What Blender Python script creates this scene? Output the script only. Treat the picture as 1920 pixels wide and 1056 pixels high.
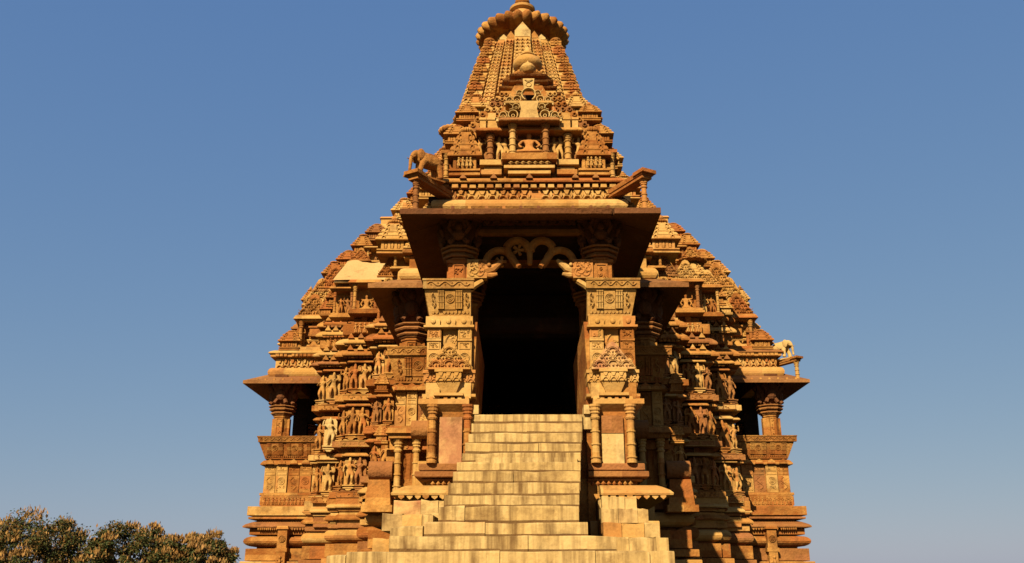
import bpy, math, random
from math import sin, cos, pi, radians as R
from mathutils import Vector
rnd = random.Random(11)
for o in list(bpy.data.objects): bpy.data.objects.remove(o)
S = bpy.context.scene; COL = S.collection

# ---------------------------------------------------------------- camera, sky, sun, exposure
cam = bpy.data.cameras.new('camera'); cam.sensor_width = 36; cam.lens = 1700/1920*36
cam.clip_start = .1; cam.clip_end = 6000
co = bpy.data.objects.new('camera', cam); COL.objects.link(co)
co.location = (-.2, 0, 1.6); co.rotation_euler = (R(90+18.5), 0, R(.5)); S.camera = co
SUN_EL, SUN_AZ = 35, 20                     # degrees; light travels towards +x and +y
W = bpy.data.worlds.new('World'); S.world = W; W.use_nodes = True
nt = W.node_tree; bg = nt.nodes['Background']
sky = nt.nodes.new('ShaderNodeTexSky'); sky.sky_type = 'NISHITA'; sky.sun_disc = False
sky.sun_elevation = R(SUN_EL); sky.sun_rotation = R(180+SUN_AZ)
sky.air_density = 1.0; sky.dust_density = .7; sky.ozone_density = 4.0
# haze-softened sky: each colour channel of the clear-sky model is compressed a little
sp_ = nt.nodes.new('ShaderNodeSeparateColor'); cb_ = nt.nodes.new('ShaderNodeCombineColor'); nt.links.new(sky.outputs[0], sp_.inputs[0])
for i, (g, k) in enumerate(((.65, .89), (.45, 1.29), (.16, 2.60))):
    pw = nt.nodes.new('ShaderNodeMath'); pw.operation = 'POWER'; pw.inputs[1].default_value = g; nt.links.new(sp_.outputs[i], pw.inputs[0])
    mu = nt.nodes.new('ShaderNodeMath'); mu.operation = 'MULTIPLY'; mu.inputs[1].default_value = k; nt.links.new(pw.outputs[0], mu.inputs[0]); nt.links.new(mu.outputs[0], cb_.inputs[i])
nt.links.new(cb_.outputs[0], bg.inputs[0]); bg.inputs[1].default_value = .064
sl = bpy.data.lights.new('sun', 'SUN'); sl.energy = 5; sl.angle = R(.5); sl.color = (1, .84, .56)
so = bpy.data.objects.new('sun', sl); COL.objects.link(so)
so.rotation_euler = Vector((sin(R(SUN_AZ))*cos(R(SUN_EL)), cos(R(SUN_AZ))*cos(R(SUN_EL)), -sin(R(SUN_EL)))).to_track_quat('-Z', 'Y').to_euler()
S.view_settings.view_transform = 'Standard'; S.view_settings.look = 'None'
S.view_settings.exposure = 1.12; S.view_settings.gamma = 1; S.view_settings.use_curve_mapping = False

# ---------------------------------------------------------------- materials
def stone(name, c1, c2, c3, block=(1.1, 1.3, .42), bump=.75, vary=.55, streak=0.0, shift=0.0, mott=1.1):
    m = bpy.data.materials.new(name); m.use_nodes = True; t = m.node_tree; n = t.nodes; L = t.links
    p = n['Principled BSDF']; p.inputs['Roughness'].default_value = .93
    p.inputs['Specular IOR Level'].default_value = .12
    def N(k, **kw):
        q = n.new(k)
        for a, b in kw.items(): setattr(q, a, b)
        return q
    def noise(vec, sc, det=4, ro=.6):
        q = N('ShaderNodeTexNoise'); q.inputs['Scale'].default_value = sc; q.inputs['Detail'].default_value = det
        q.inputs['Roughness'].default_value = ro; L.new(vec, q.inputs['Vector']); return q.outputs['Fac']
    def ramp(f, a, b):
        q = N('ShaderNodeMapRange'); q.inputs['From Min'].default_value = a; q.inputs['From Max'].default_value = b
        L.new(f, q.inputs['Value']); return q.outputs[0]
    def mix(f, a, b, bt='MIX'):
        q = N('ShaderNodeMix', data_type='RGBA', blend_type=bt)
        if isinstance(f, float): q.inputs[0].default_value = f
        else: L.new(f, q.inputs[0])
        for s, v in ((6, a), (7, b)):
            if isinstance(v, tuple): q.inputs[s].default_value = (*v, 1)
            else: L.new(v, q.inputs[s])
        return q.outputs[2]
    def math_(op, a, b):
        q = N('ShaderNodeMath', operation=op)
        for i, v in enumerate((a, b)):
            if isinstance(v, (int, float)): q.inputs[i].default_value = v
            else: L.new(v, q.inputs[i])
        return q.outputs[0]
    geo = N('ShaderNodeNewGeometry').outputs['Position']; oi = N('ShaderNodeObjectInfo').outputs['Random']
    # one tone per quarried block: snapped world position plus the object's own random number
    ad = N('ShaderNodeVectorMath', operation='DIVIDE'); L.new(geo, ad.inputs[0]); ad.inputs[1].default_value = block
    cb = N('ShaderNodeCombineXYZ'); [L.new(oi, cb.inputs[i]) for i in range(2)]
    a2 = N('ShaderNodeVectorMath', operation='ADD'); L.new(ad.outputs[0], a2.inputs[0]); L.new(cb.outputs[0], a2.inputs[1])
    fl = N('ShaderNodeVectorMath', operation='FLOOR'); L.new(a2.outputs[0], fl.inputs[0])
    a3 = N('ShaderNodeVectorMath', operation='ADD'); L.new(fl.outputs[0], a3.inputs[0]); L.new(cb.outputs[0], a3.inputs[1])
    wn = N('ShaderNodeTexWhiteNoise'); L.new(a3.outputs[0], wn.inputs['Vector'])
    sep = N('ShaderNodeSeparateColor'); L.new(wn.outputs['Color'], sep.inputs[0])
    big = noise(geo, .55, 3); mid = noise(geo, 3.1, 5); fine = noise(geo, 23, 5, .7)
    tone = math_('ADD', math_('MULTIPLY', sep.outputs[0], vary), math_('ADD', math_('MULTIPLY', math_('SUBTRACT', mid, .5), mott), shift))
    tone = math_('ADD', tone, math_('MULTIPLY', math_('SUBTRACT', big, .5), .8))
    c = mix(ramp(tone, 0.0, .85), c1, c2)
    c = mix(ramp(sep.outputs[1], .72, .95), c, c3)
    v = math_('ADD', .66, math_('MULTIPLY', fine, .5))
    hs = N('ShaderNodeHueSaturation'); L.new(c, hs.inputs['Color']); L.new(v, hs.inputs['Value'])
    c = hs.outputs[0]
    # weather stains: lichen-dark patches with their own shape
    st = noise(geo, 1.7, 8, .72)
    c = mix(math_('MULTIPLY', ramp(st, .52, .68), .62), c, (.075, .030, .010))
    c = mix(math_('MULTIPLY', ramp(noise(geo, 1.05, 6, .66), .60, .72), .55), c, (.032, .020, .011))
    if streak:
        mp = N('ShaderNodeMapping'); mp.inputs['Scale'].default_value = (8.5, 1.2, .5); L.new(geo, mp.inputs[0])
        s2 = noise(mp.outputs[0], 1.0, 6, .62)
        s3 = math_('MULTIPLY', ramp(s2, .42, .66), ramp(noise(geo, .9, 4), .30, .54))
        c = mix(math_('MULTIPLY', s3, streak), c, (.085, .042, .014))
    L.new(c, p.inputs['Base Color'])
    b = N('ShaderNodeBump'); b.inputs['Strength'].default_value = bump; b.inputs['Distance'].default_value = .03
    vo = N('ShaderNodeTexVoronoi'); vo.inputs['Scale'].default_value = 14; L.new(geo, vo.inputs['Vector'])
    hgt = math_('ADD', math_('MULTIPLY', mid, 1.2), math_('MULTIPLY', fine, .7))
    hgt = math_('ADD', hgt, math_('MULTIPLY', vo.outputs['Distance'], .5))
    L.new(hgt, b.inputs['Height']); L.new(b.outputs[0], p.inputs['Normal'])
    return m
BUFF = stone('buff_sandstone', (0.195, 0.064, 0.012), (0.425, 0.218, 0.056), (0.269, 0.088, 0.021))
GOLD = stone('gold_sandstone', (0.335, 0.172, 0.044), (0.460, 0.290, 0.102), (0.333, 0.141, 0.038), bump=.4, vary=.5)
RED = stone('red_sandstone', (0.192, 0.074, 0.022), (0.282, 0.128, 0.038), (0.243, 0.096, 0.032))
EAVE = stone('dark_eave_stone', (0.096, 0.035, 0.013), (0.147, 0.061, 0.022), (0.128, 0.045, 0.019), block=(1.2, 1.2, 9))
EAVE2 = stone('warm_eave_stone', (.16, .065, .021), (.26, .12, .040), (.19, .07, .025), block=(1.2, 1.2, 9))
SHADE_DARK = stone('shade_dark_stone', (0.019, 0.012, 0.006), (0.038, 0.022, 0.012), (0.026, 0.013, 0.008))  # near-black stone: the shade of interiors and recesses is painted into its colour
CREAM = stone('pale_repair_stone', (0.390, 0.250, 0.090), (0.450, 0.315, 0.135), (0.360, 0.215, 0.075), bump=.35)
PLASTER = stone('tan_plaster', (.36, .22, .085), (.42, .275, .115), (.33, .19, .07), block=(60, 60, 60), bump=.4, vary=.3)
STEP = stone('worn_step_stone', (0.385, 0.252, 0.092), (0.460, 0.330, 0.145), (0.41, 0.265, 0.105), block=(50, 50, 50), bump=.3, vary=.3, streak=.9)
PINK = stone('mottled_panel_stone', (0.29, 0.125, 0.055), (0.44, 0.26, 0.10), (0.32, 0.15, 0.07), block=(9, 9, 9), bump=.3, vary=.2, shift=.32, mott=4.0)

# ---------------------------------------------------------------- mesh builder
class MB:
    def __init__(s): s.v = []; s.f = []; s.T = None; s.sm = []
    def at(s, o=(0, 0, 0), U=(1, 0, 0), D=(0, 1, 0), V=(0, 0, 1)):
        o, U, D, V = Vector(o), Vector(U), Vector(D), Vector(V)
        s.T = lambda p: o+U*p[0]+D*p[1]+V*p[2]; return s
    def add(s, vs, fs):
        b = len(s.v)
        s.v += [tuple(s.T(p)) if s.T else tuple(p) for p in vs]
        s.f += [tuple(b+i for i in f) for f in fs]; return s
    def box(s, x0, x1, y0, y1, z0, z1, tx=0, ty=0):
        "box; tx, ty pull the top face in"
        v = [(x0, y0, z0), (x1, y0, z0), (x1, y1, z0), (x0, y1, z0), (x0+tx, y0+ty, z1), (x1-tx, y0+ty, z1), (x1-tx, y1-ty, z1), (x0+tx, y1-ty, z1)]
        return s.add(v, [(3, 2, 1, 0), (4, 5, 6, 7), (0, 1, 5, 4), (1, 2, 6, 5), (2, 3, 7, 6), (3, 0, 4, 7)])
    def hexa(s, v): return s.add(v, [(3, 2, 1, 0), (4, 5, 6, 7), (0, 1, 5, 4), (1, 2, 6, 5), (2, 3, 7, 6), (3, 0, 4, 7)])
    def sweep(s, path, prof, closed=False, cap=True):
        n = len(path); vs = []
        def dirn(a, b):
            dx, dy = b[0]-a[0], b[1]-a[1]; l = math.hypot(dx, dy) or 1; return dx/l, dy/l
        for i, (x, y) in enumerate(path):
            a = dirn(path[i-1], path[i]) if (i or closed) else dirn(path[0], path[1])
            b = dirn(path[i], path[(i+1) % n]) if (i < n-1 or closed) else a
            n1, n2 = (a[1], -a[0]), (b[1], -b[0])
            k = 1+n1[0]*n2[0]+n1[1]*n2[1]
            m = ((n1[0]+n2[0])/k, (n1[1]+n2[1])/k) if k > .05 else n1
            vs += [(x+m[0]*o, y+m[1]*o, z) for o, z in prof]
        p = len(prof); fs = []
        for i in range(n if closed else n-1):
            j = (i+1) % n
            for k in range(p-1): fs.append((i*p+k, j*p+k, j*p+k+1, i*p+k+1))
        if not closed and cap:
            fs.append(tuple(range(p))); fs.append(tuple((n-1)*p+k for k in reversed(range(p))))
        return s.add(vs, fs)
    def lathe(s, prof, cx=0, cy=0, cz=0, n=16, lobes=0, amp=0, rot=0):
        vs = []; p = len(prof)
        for i in range(n):
            a = 2*pi*i/n+rot
            k = 1+amp*(abs(sin(a*lobes/2))-.6) if lobes else 1
            vs += [(cx+r*k*cos(a), cy+r*k*sin(a), cz+z) for r, z in prof]
        fs = [(i*p+k, ((i+1) % n)*p+k, ((i+1) % n)*p+k+1, i*p+k+1) for i in range(n) for k in range(p-1)]
        fs.append(tuple(i*p for i in reversed(range(n)))); fs.append(tuple(i*p+p-1 for i in range(n)))
        return s.add(vs, fs)
    def ring(s, cx, cz, r0, r1, a0=0, a1=360, y0=-.03, y1=0, n=14, bev=.3):
        "upright ring facing -y with a bevelled face"
        vs = []; fs = []; m = n+1; w = (r1-r0)*bev; ym = (y0+y1)/2
        for i in range(m):
            a = R(a0+(a1-a0)*i/n); c, d = cos(a), sin(a)
            for r, y in ((r0, y1), (r0, ym), (r0+w, y0), (r1-w, y0), (r1, ym), (r1, y1)): vs.append((cx+r*c, y, cz+r*d))
        for i in range(n):
            for k in range(5): fs.append((i*6+k, i*6+6+k, i*6+7+k, i*6+k+1))
        if a1-a0 < 359: fs += [tuple(range(6)), tuple(n*6+k for k in range(6))]
        return s.add(vs, fs)
    def plate(s, pts, y0, y1):
        "upright plate facing -y, outline in x, z"
        n = len(pts); vs = [(x, y0, z) for x, z in pts]+[(x, y1, z) for x, z in pts]
        return s.add(vs, [tuple(range(n)), tuple(reversed(range(n, 2*n)))]+[(i, (i+1) % n, n+(i+1) % n, n+i) for i in range(n)])
    def tube(s, pts, r, n=5, r1=None):
        pts = [Vector(p) for p in pts]; m = len(pts); vs = []
        for i, p in enumerate(pts):
            d = (pts[min(i+1, m-1)]-pts[max(i-1, 0)]).normalized()
            a = d.cross(Vector((0, 1, 0)))
            if a.length < .1: a = d.cross(Vector((1, 0, 0)))
            a.normalize(); b = d.cross(a); rr = r if r1 is None else r+(r1-r)*i/(m-1)
            vs += [p+a*rr*cos(2*pi*k/n)+b*rr*sin(2*pi*k/n) for k in range(n)]
        fs = [(i*n+k, i*n+(k+1) % n, i*n+n+(k+1) % n, i*n+n+k) for i in range(m-1) for k in range(n)]
        fs += [tuple(reversed(range(n))), tuple((m-1)*n+k for k in range(n))]
        return s.add(vs, fs)
    def ball(s, c, rx, ry=None, rz=None, n=10, m=6):
        ry = ry or rx; rz = rz or rx
        vs = [(c[0]+rx*cos(2*pi*i/n)*sin(pi*j/m), c[1]+ry*sin(2*pi*i/n)*sin(pi*j/m), c[2]-rz*cos(pi*j/m)) for j in range(1, m) for i in range(n)]
        vs += [(c[0], c[1], c[2]-rz), (c[0], c[1], c[2]+rz)]
        fs = [(j*n+i, j*n+(i+1) % n, j*n+n+(i+1) % n, j*n+n+i) for j in range(m-2) for i in range(n)]
        fs += [((i+1) % n, i, len(vs)-2) for i in range(n)]+[((m-2)*n+i, (m-2)*n+(i+1) % n, len(vs)-1) for i in range(n)]
        return s.add(vs, fs)
    def mesh(s, name, mat, smooth=False):
        me = bpy.data.meshes.new(name); me.from_pydata(s.v, [], s.f); me.materials.append(mat)
        if smooth:
            me.polygons.foreach_set('use_smooth', [True]*len(me.polygons)); 
            try: me.set_sharp_from_angle(angle=R(42))
            except Exception: pass
        me.update(); return me
def link(name, data, parent=None, loc=(0, 0, 0), rz=0, sc=None, label=None, mat=None):
    o = bpy.data.objects.new(name, data); COL.objects.link(o); o.location = loc; o.rotation_euler[2] = rz
    if sc is not None: o.scale = sc if isinstance(sc, (tuple, list)) else (sc, sc, sc)
    if parent: o.parent = parent
    if label: o['label'] = label
    if mat: o.material_slots[0].link = 'OBJECT'; o.material_slots[0].material = mat
    return o
def put(name, mb, mat=BUFF, parent=None, smooth=False, **k): return link(name, mb.mesh(name, mat, smooth), parent or TEMPLE, **k)
def thing(name, label, cat, loc=(0, 0, 0), group=None, rz=0):
    o = link(name, None, None, loc, rz); tag(o, label, cat, group); return o
def tag(o, label, cat, group=None, kind=None):
    if label: o['label'] = label
    if cat: o['category'] = cat
    if group: o['group'] = group
    if kind: o['kind'] = kind
def jit(a): return rnd.uniform(-a, a)
STONES = [BUFF]*6+[GOLD]*3+[RED]*2
def anystone(): return rnd.choice(STONES)

TEMPLE = thing('temple', 'carved sandstone temple with tall curving spire, pillared porch and side balconies, covered in statues', 'temple', (0, 16, 0))
def T(o): o.parent = TEMPLE; o.location = Vector(o.location)-Vector(TEMPLE.location); return o
TEMPLE.location = (0, 0, 0)

# ---------------------------------------------------------------- shared carved pieces (meshes)
def skin(name, V, E, mat, sub=2):
    "one continuous body grown from a skeleton: V = (x, y, z, radius)"
    me = bpy.data.meshes.new(name); me.from_pydata([v[:3] for v in V], E, [])
    o = bpy.data.objects.new(name, me); COL.objects.link(o)
    mo = o.modifiers.new('skin', 'SKIN'); mo.use_smooth_shade = True
    for i, v in enumerate(V):
        r = v[3]; d = me.skin_vertices[0].data[i]; d.radius = r if isinstance(r, tuple) else (r, r); d.use_root = i == 0
    ss = o.modifiers.new('sub', 'SUBSURF'); ss.levels = sub
    dg = bpy.context.evaluated_depsgraph_get(); out = bpy.data.meshes.new_from_object(o.evaluated_get(dg))
    out.name = name; out.materials.clear(); out.materials.append(mat); bpy.data.objects.remove(o); bpy.data.meshes.remove(me)
    return out
def figure(i):
    q = random.Random(i*7+3); sw = q.choice((-1, 1)); h = q.uniform(.015, .05)*sw
    V = [(h, 0, .49, .078), (h*.2, .005, .60, .056), (-h*.6, 0, .71, .086), (-h*.3, 0, .79, .036), (-h*.1, -.01, .865, .058), (0, 0, .95, .048), (0, .01, 1.04, .018)]
    E = [(k, k+1) for k in range(6)]
    def chain(root, pts):
        p = root
        for v in pts: V.append(v); E.append((p, len(V)-1)); p = len(V)-1
    for s in (-1, 1):
        k = q.random()
        sx = s*.125-h*.6
        if k < .4: arm = [(sx, 0, .745, .036), (s*.19, -.01, .60, .027), (s*.17+jit(.02), -.07, .47, .022)]
        elif k < .7: arm = [(sx, 0, .745, .036), (s*.20, -.02, .62, .027), (s*.10, -.10, .70, .023), (s*.06, -.10, .74, .024)]
        else: arm = [(sx, 0, .75, .036), (s*.21, -.02, .72, .027), (s*.19, -.04, .88, .022), (s*.15, -.05, .93, .024)]
        chain(2, arm)
        bend = .045 if s == sw else 0
        chain(0, [(h+s*.062, 0, .43, .064), (h*.4+s*.075, -.03-bend, .25, .042), (s*.065+bend*.4*s, .01, .06, .027), (s*.075, -.05, .02, .026)])
    V += [(-h*.6-.045, -.055, .725, .034), (-h*.6+.045, -.055, .725, .034)]; E += [(2, len(V)-2), (2, len(V)-1)]
    return skin('figure', V, E, BUFF, 2)
FIG = [figure(i) for i in range(13)]
def seated():
    V = [(0, 0, .16, .11), (0, 0, .32, .075), (0, 0, .46, .105), (0, 0, .57, .04), (0, -.02, .66, .075), (0, 0, .78, .05), (0, 0, .88, .02)]
    E = [(k, k+1) for k in range(6)]
    for s in (-1, 1):
        for root, pts in ((2, [(s*.16, 0, .5, .045), (s*.25, -.03, .34, .035), (s*.17, -.12, .22, .03)]), (2, [(s*.15, .03, .53, .04), (s*.3, 0, .55, .03), (s*.28, -.02, .74, .028)]),
                          (0, [(s*.15, -.06, .10, .08), (s*.3, -.13, .08, .055), (s*.12, -.2, .05, .04), (-s*.02, -.2, .05, .03)])):
            p = root
            for v in pts: V.append(v); E.append((p, len(V)-1)); p = len(V)-1
    return skin('seated_figure', V, E, GOLD, 2)
SEAT = seated()
def pedestal():
    m = MB(); m.box(-.17, .17, -.12, .08, 0, .035).box(-.13, .13, -.09, .08, .037, .08).box(-.19, .19, -.14, .08, .082, .12)
    m.plate([(-.12, 0), (.12, 0), (.05, -.07), (-.05, -.07)], -.1, .05); return m.mesh('pedestal', BUFF)
PED = pedestal()
def backslab():
    m = MB(); m.plate([(-.21, .1), (.21, .1), (.21, .92), (.15, 1.02), (-.15, 1.02), (-.21, .92)], .06, .14); return m.mesh('back_slab', BUFF)
BSL = backslab()
def colon(n=12):
    "turned colonnette, unit height, radius about .1"
    p = [(.12, 0), (.12, .05), (.10, .055), (.10, .08), (.125, .085), (.125, .105), (.095, .11), (.09, .3), (.115, .305), (.115, .33), (.09, .335), (.09, .52), (.112, .525), (.112, .55), (.088, .555),
         (.086, .74), (.11, .745), (.125, .775), (.09, .80), (.09, .83), (.12, .85), (.105, .88), (.13, .90), (.13, .93), (.11, .94), (.14, .965), (.14, 1)]
    return MB().lathe(p, n=n, rot=pi/n).mesh('colonnette', BUFF)
COLM = colon()
def amalaka(r, h, lob=18, n=72):
    p = [(r*.62, 0), (r*.86, h*.12), (r*.97, h*.3), (r, h*.5), (r*.97, h*.7), (r*.85, h*.9), (r*.6, h)]
    return MB().lathe(p, n=n, lobes=lob, amp=.13).mesh('amalaka', BUFF, True)
AMA = amalaka(1, .55)
def kalasha():
    p = [(.55, 0), (.6, .06), (.42, .12), (.42, .2), (.75, .3), (.98, .55), (1, .75), (.9, 1.02), (.6, 1.24), (.3, 1.32), (.3, 1.38), (.5, 1.42), (.5, 1.5), (.22, 1.56), (.26, 1.75), (.12, 2.0), (0.02, 2.2)]
    return MB().lathe(p, n=24).mesh('pot_finial', GOLD, True)
KAL = kalasha()
def turretmesh(layers=4, seed=0):
    "small stepped shrine, footprint 1 x 1, height 1.25 under its ribbed stone"
    q = random.Random(seed); m = MB()
    m.box(-.5, .5, -.5, .5, 0, .05).box(-.44, .44, -.44, .44, .05, .10).box(-.5, .5, -.5, .5, .10, .14)
    m.box(-.38, .38, -.38, .38, .14, .42)
    for x in (-.32, -.11, .11, .32): m.box(x-.045, x+.045, -.42, .42, .14, .41)
    for x in (-.215, .215): m.ball((x, -.38, .26), .06, .05, .1, 6, 4)
    m.ball((0, -.39, .27), .06, .05, .12, 6, 4)
    z = .42; w = .56
    for k in range(layers):
        m.box(-w, w, -w, w, z, z+.035).box(-w, w, -w, w, z+.035, z+.10, .05, .05).box(-w+.1, w-.1, -w+.1, w-.1, z+.10, z+.155)
        for x in (-.5, .5): m.ring(x*w, z+.06, .03, .08, -20, 200, -w-.02, -w+.05, 6)
        z += .15; w -= .085
    m.box(-.13, .13, -.50+.08*layers*.3, 0, .46, z-.05, .03, .05)      # central spine plate
    m.box(-w+.05, w-.05, -w+.05, w-.05, z, z+.06)
    return m.mesh('turret', BUFF), z+.06
TUR, TURH = turretmesh(4); TUR2, TUR2H = turretmesh(3, 2)
def turret(x, y, z, w, h=None, pot=True, tall=True, mat=None, parent=None):
    sc = (w, w, (h or w)); mt = mat or anystone()
    t = link('turret', TUR if tall else TUR2, parent or TEMPLE, (x, y, z), jit(.03), sc, mat=mt)
    top = TURH if tall else TUR2H
    link('amalaka', AMA, t, (0, 0, top), 0, (.24, .24, .2))
    if pot: link('finial', KAL, t, (0, 0, top+.1), 0, (.12, .12, .13))
    return t
def udgamesh(rows=3, seed=0):
    "openwork gable of horseshoe arches, width 1, height about .9"
    m = MB(); q = random.Random(seed)
    m.plate([(-.5, 0), (.5, 0), (.42, .22), (.26, .5), (.1, .84), (0, .9), (-.1, .84), (-.26, .5), (-.42, .22)], .0, .07)
    rr = .15
    def motif(cx, cz, r):
        m.ring(cx, cz, r*.55, r*.78, -40, 220, -.05, .01, 12); m.ring(cx, cz, r*.86, r, -20, 200, -.03, .01, 12)
        for s in (-1, 1):
            m.ring(cx+s*r*1.05, cz-r*.25, r*.12, r*.3, 0, 360, -.045, .01, 8)
            m.tube([(cx+s*r*.9, -.03, cz+r*.35), (cx+s*r*1.2, -.035, cz+r*.7), (cx+s*r*1.05, -.03, cz+r*1.05)], r*.09, 4, r*.04)
        m.box(cx-r*.12, cx+r*.12, -.05, .0, cz-r*.45, cz+r*.1)
        m.plate([(cx-r*.2, cz+r*.9), (cx+r*.2, cz+r*.9), (cx, cz+r*1.5)], -.045, .01)
    for cx, cz, r in ((-.32, .12, .13), (0, .14, .16), (.32, .12, .13), (-.15, .38, .12), (.15, .38, .12), (0, .60, .13)): motif(cx, cz, r)
    m.box(-.52, .52, -.07, .05, -.06, 0)
    return m.mesh('pediment', BUFF)
UDG = udgamesh()
def pediment(x, y, z, w, h, mat=None, parent=None):
    return link('pediment', UDG, parent or TEMPLE, (x, y, z), jit(.02), (w, w, h/.9), mat=mat or anystone())

# relief drawn on a plane: x along, z up, y towards the wall
def r_wave(m, x0, x1, z, a, n, r=.012, y=-.008):
    k = n*6; m.tube([(x0+(x1-x0)*i/k, y, z+a*sin(2*pi*n*i/k)) for i in range(k+1)], r, 4)
    for i in range(2*n):
        xc = x0+(x1-x0)*(i+.5)/(2*n); m.ring(xc, z-a*.35*(1 if i % 2 == 0 else -1), a*.15, a*.42, 0, 300, y-.004, .004, 7)
def r_disc(m, cx, cz, r, y=-.02):
    m.ring(cx, cz, r*.86, r, 0, 360, y, .004, 16); k = 26
    m.tube([(cx+r*.75*(1-i/k*.92)*cos(i*.55), y*.5, cz+r*.75*(1-i/k*.92)*sin(i*.55)) for i in range(k)], r*.075, 4)
def r_flutes(m, x0, x1, z0, z1, n, y=-.05):
    w = (x1-x0)/n
    for i in range(n):
        a = x0+w*i; m.box(a+w*.16, a+w*.84, y, .004, z0, z1)
        for f in (.0, .35, .7, .94): m.box(a+w*.08, a+w*.92, y-.008, .003, z0+(z1-z0)*f, z0+(z1-z0)*f+(z1-z0)*.06)
def r_scroll(m, x0, x1, z0, z1, r=.012):
    cx = (x0+x1)/2; a = (x1-x0)*.3; n = 16
    m.tube([(cx+a*sin(i/n*2*pi), -.01, z0+(z1-z0)*(.1+.8*i/n)) for i in range(n+1)], r, 4)
    for f, s in ((.28, -1), (.72, 1), (.5, 1), (.5, -1), (.15, 1), (.87, -1)): m.ring(cx+s*a*.45, z0+(z1-z0)*f, a*.18, a*.5, 0, 300, -.014, .004, 7)
def r_frame(m, x0, x1, z0, z1, t=.015, y=-.015):
    m.box(x0, x1, y, .004, z0, z0+t); m.box(x0, x1, y, .003, z1-t, z1); m.box(x0, x0+t, y+.001, .003, z0+t, z1-t); m.box(x1-t, x1, y+.001, .003, z0+t, z1-t)
def r_lozenge(m, x0, x1, z0, z1, n, d=.05):
    n = max(1, n); w = (x1-x0)/n; zc = (z0+z1)/2
    for i in range(n):
        c = x0+w*(i+.5); k = .48*w*rnd.uniform(.75, 1.05)
        if rnd.random() < .05: continue
        m.add([(c-k, 0, zc), (c, 0, z0), (c+k, 0, zc), (c, 0, z1), (c, -d, zc)], [(0, 1, 4), (1, 2, 4), (2, 3, 4), (3, 0, 4)])
def r_teeth(m, x0, x1, z0, z1, n, d=.04, point=True):
    n = max(1, n); w = (x1-x0)/n
    for i in range(n):
        a = x0+w*(i+.12+jit(.07)); b = x0+w*(i+.88+jit(.07)); dj = d
        if n > 1 and rnd.random() < .05: continue
        d = dj*rnd.uniform(.65, 1.1)
        if point: m.plate([(a, z1), (b, z1), (b, z0+(z1-z0)*.45), ((a+b)/2, z0), (a, z0+(z1-z0)*.45)], -d, .004)
        else: m.box(a, b, -d, .004, z0, z1)
        d = dj
def r_arches(m, x0, x1, z0, z1, n, d=.05):
    n = max(1, n); w = (x1-x0)/n; h = z1-z0
    for i in range(n):
        c = x0+w*(i+.5)
        m.ring(c, z0, w*.26, w*.46, 0, 180, -d, .004, 7)
        m.plate([(c-w*.12, z0+h*.55), (c+w*.12, z0+h*.55), (c+w*.3, z1), (c-w*.3, z1)], -d*.9, .004)
        m.plate([(c+w*.5, z1), (c+w*.36, z0+h*.55), (c+w*.5, z0+h*.15), (c+w*.64, z0+h*.55)], -d*.7, .004)
def r_foliage(m, x0, x1, z0, z1, n, q):
    for i in range(n):
        cx, cz = q.uniform(x0, x1), q.uniform(z0, z1); r = q.uniform(.25, .5)*min(x1-x0, z1-z0)*.55
        a = q.uniform(0, 360); m.ring(min(max(cx, x0+r), x1-r), min(max(cz, z0+r), z1-r), r*.45, r, a, a+q.uniform(180, 300), -.02, .004, 7)
def r_people(m, x0, x1, z0, z1, n, q):
    "tiny relief figures too small to pick apart"
    n = max(1, n); w = (x1-x0)/n; h = z1-z0
    for i in range(n):
        c = x0+w*(i+.5)+q.uniform(-.1, .1)*w
        m.ball((c, -.02, z0+h*.86), h*.11, h*.1, h*.12, 6, 4); m.ball((c, -.015, z0+h*.58), w*.26, h*.13, h*.2, 6, 4)
        m.ball((c, -.015, z0+h*.36), w*.28, h*.12, h*.12, 6, 4)
        for s in (-1, 1):
            m.tube([(c+s*w*.12, -.015, z0+h*.35), (c+s*w*.2, -.03, z0)], h*.07, 4)
            m.tube([(c+s*w*.25, -.015, z0+h*.68), (c+s*w*.42, -.02, z0+h*(.45+.4*q.random()))], h*.045, 4)

def slab(z, h, o, b=.012): return [(-.22, z), (o-b, z), (o, z+b), (o, z+h-b), (o-b, z+h), (-.22, z+h)]
def kap(z, h, o): return [(-.22, z+h*.12), (o*.5, z+h*.10), (o, z), (o+.01, z+h*.16), (o*.86, z+h*.42), (o*.5, z+h*.72), (o*.2, z+h*.9), (-.22, z+h)]
def torus(z, h, o): return [(-.06, z)]+[(o*.25+o*.75*sin(pi*i/8), z+h*(1-cos(pi*i/8))/2) for i in range(9)]+[(-.06, z+h)]
def cyma(z, h, o): return [(-.06, z), (o, z), (o, z+h*.18), (o*.9, z+h*.35), (o*.55, z+h*.6), (o*.25, z+h*.8), (o*.2, z+h), (-.06, z+h)]
def rect(x0, x1, y0, y1): return [(x0, y1), (x0, y0), (x1, y0), (x1, y1)]
def flip(path): return [(-x, y) for x, y in reversed(path)]
def course(path, prof, name='moulding', mat=None, parent=None, closed=False):
    return put(name, MB().sweep(path, prof, closed), mat or anystone(), parent)
def statue(x, y, z, h, i=None, mat=None, back=True, name='statue', label=None, rz=0, ped=True):
    i = rnd.randrange(len(FIG)) if i is None else i; mt = mat or rnd.choice((BUFF, BUFF, GOLD, RED))
    fl = rnd.choice((-1, 1))
    o = link(name, FIG[i], TEMPLE, (x, y, z+h*.12), rz+jit(.15), (h*1.08*fl, h*1.0, h*.86), label, mt)
    if ped: link('pedestal', PED, o, (0, 0, -.135), 0, (.95, 1, 1.1), mat=mt)
    if back: link('back_slab', BSL, o, (0, .03, -.1), 0, (.85, 1, 1.08), mat=mt)
    return o
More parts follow.
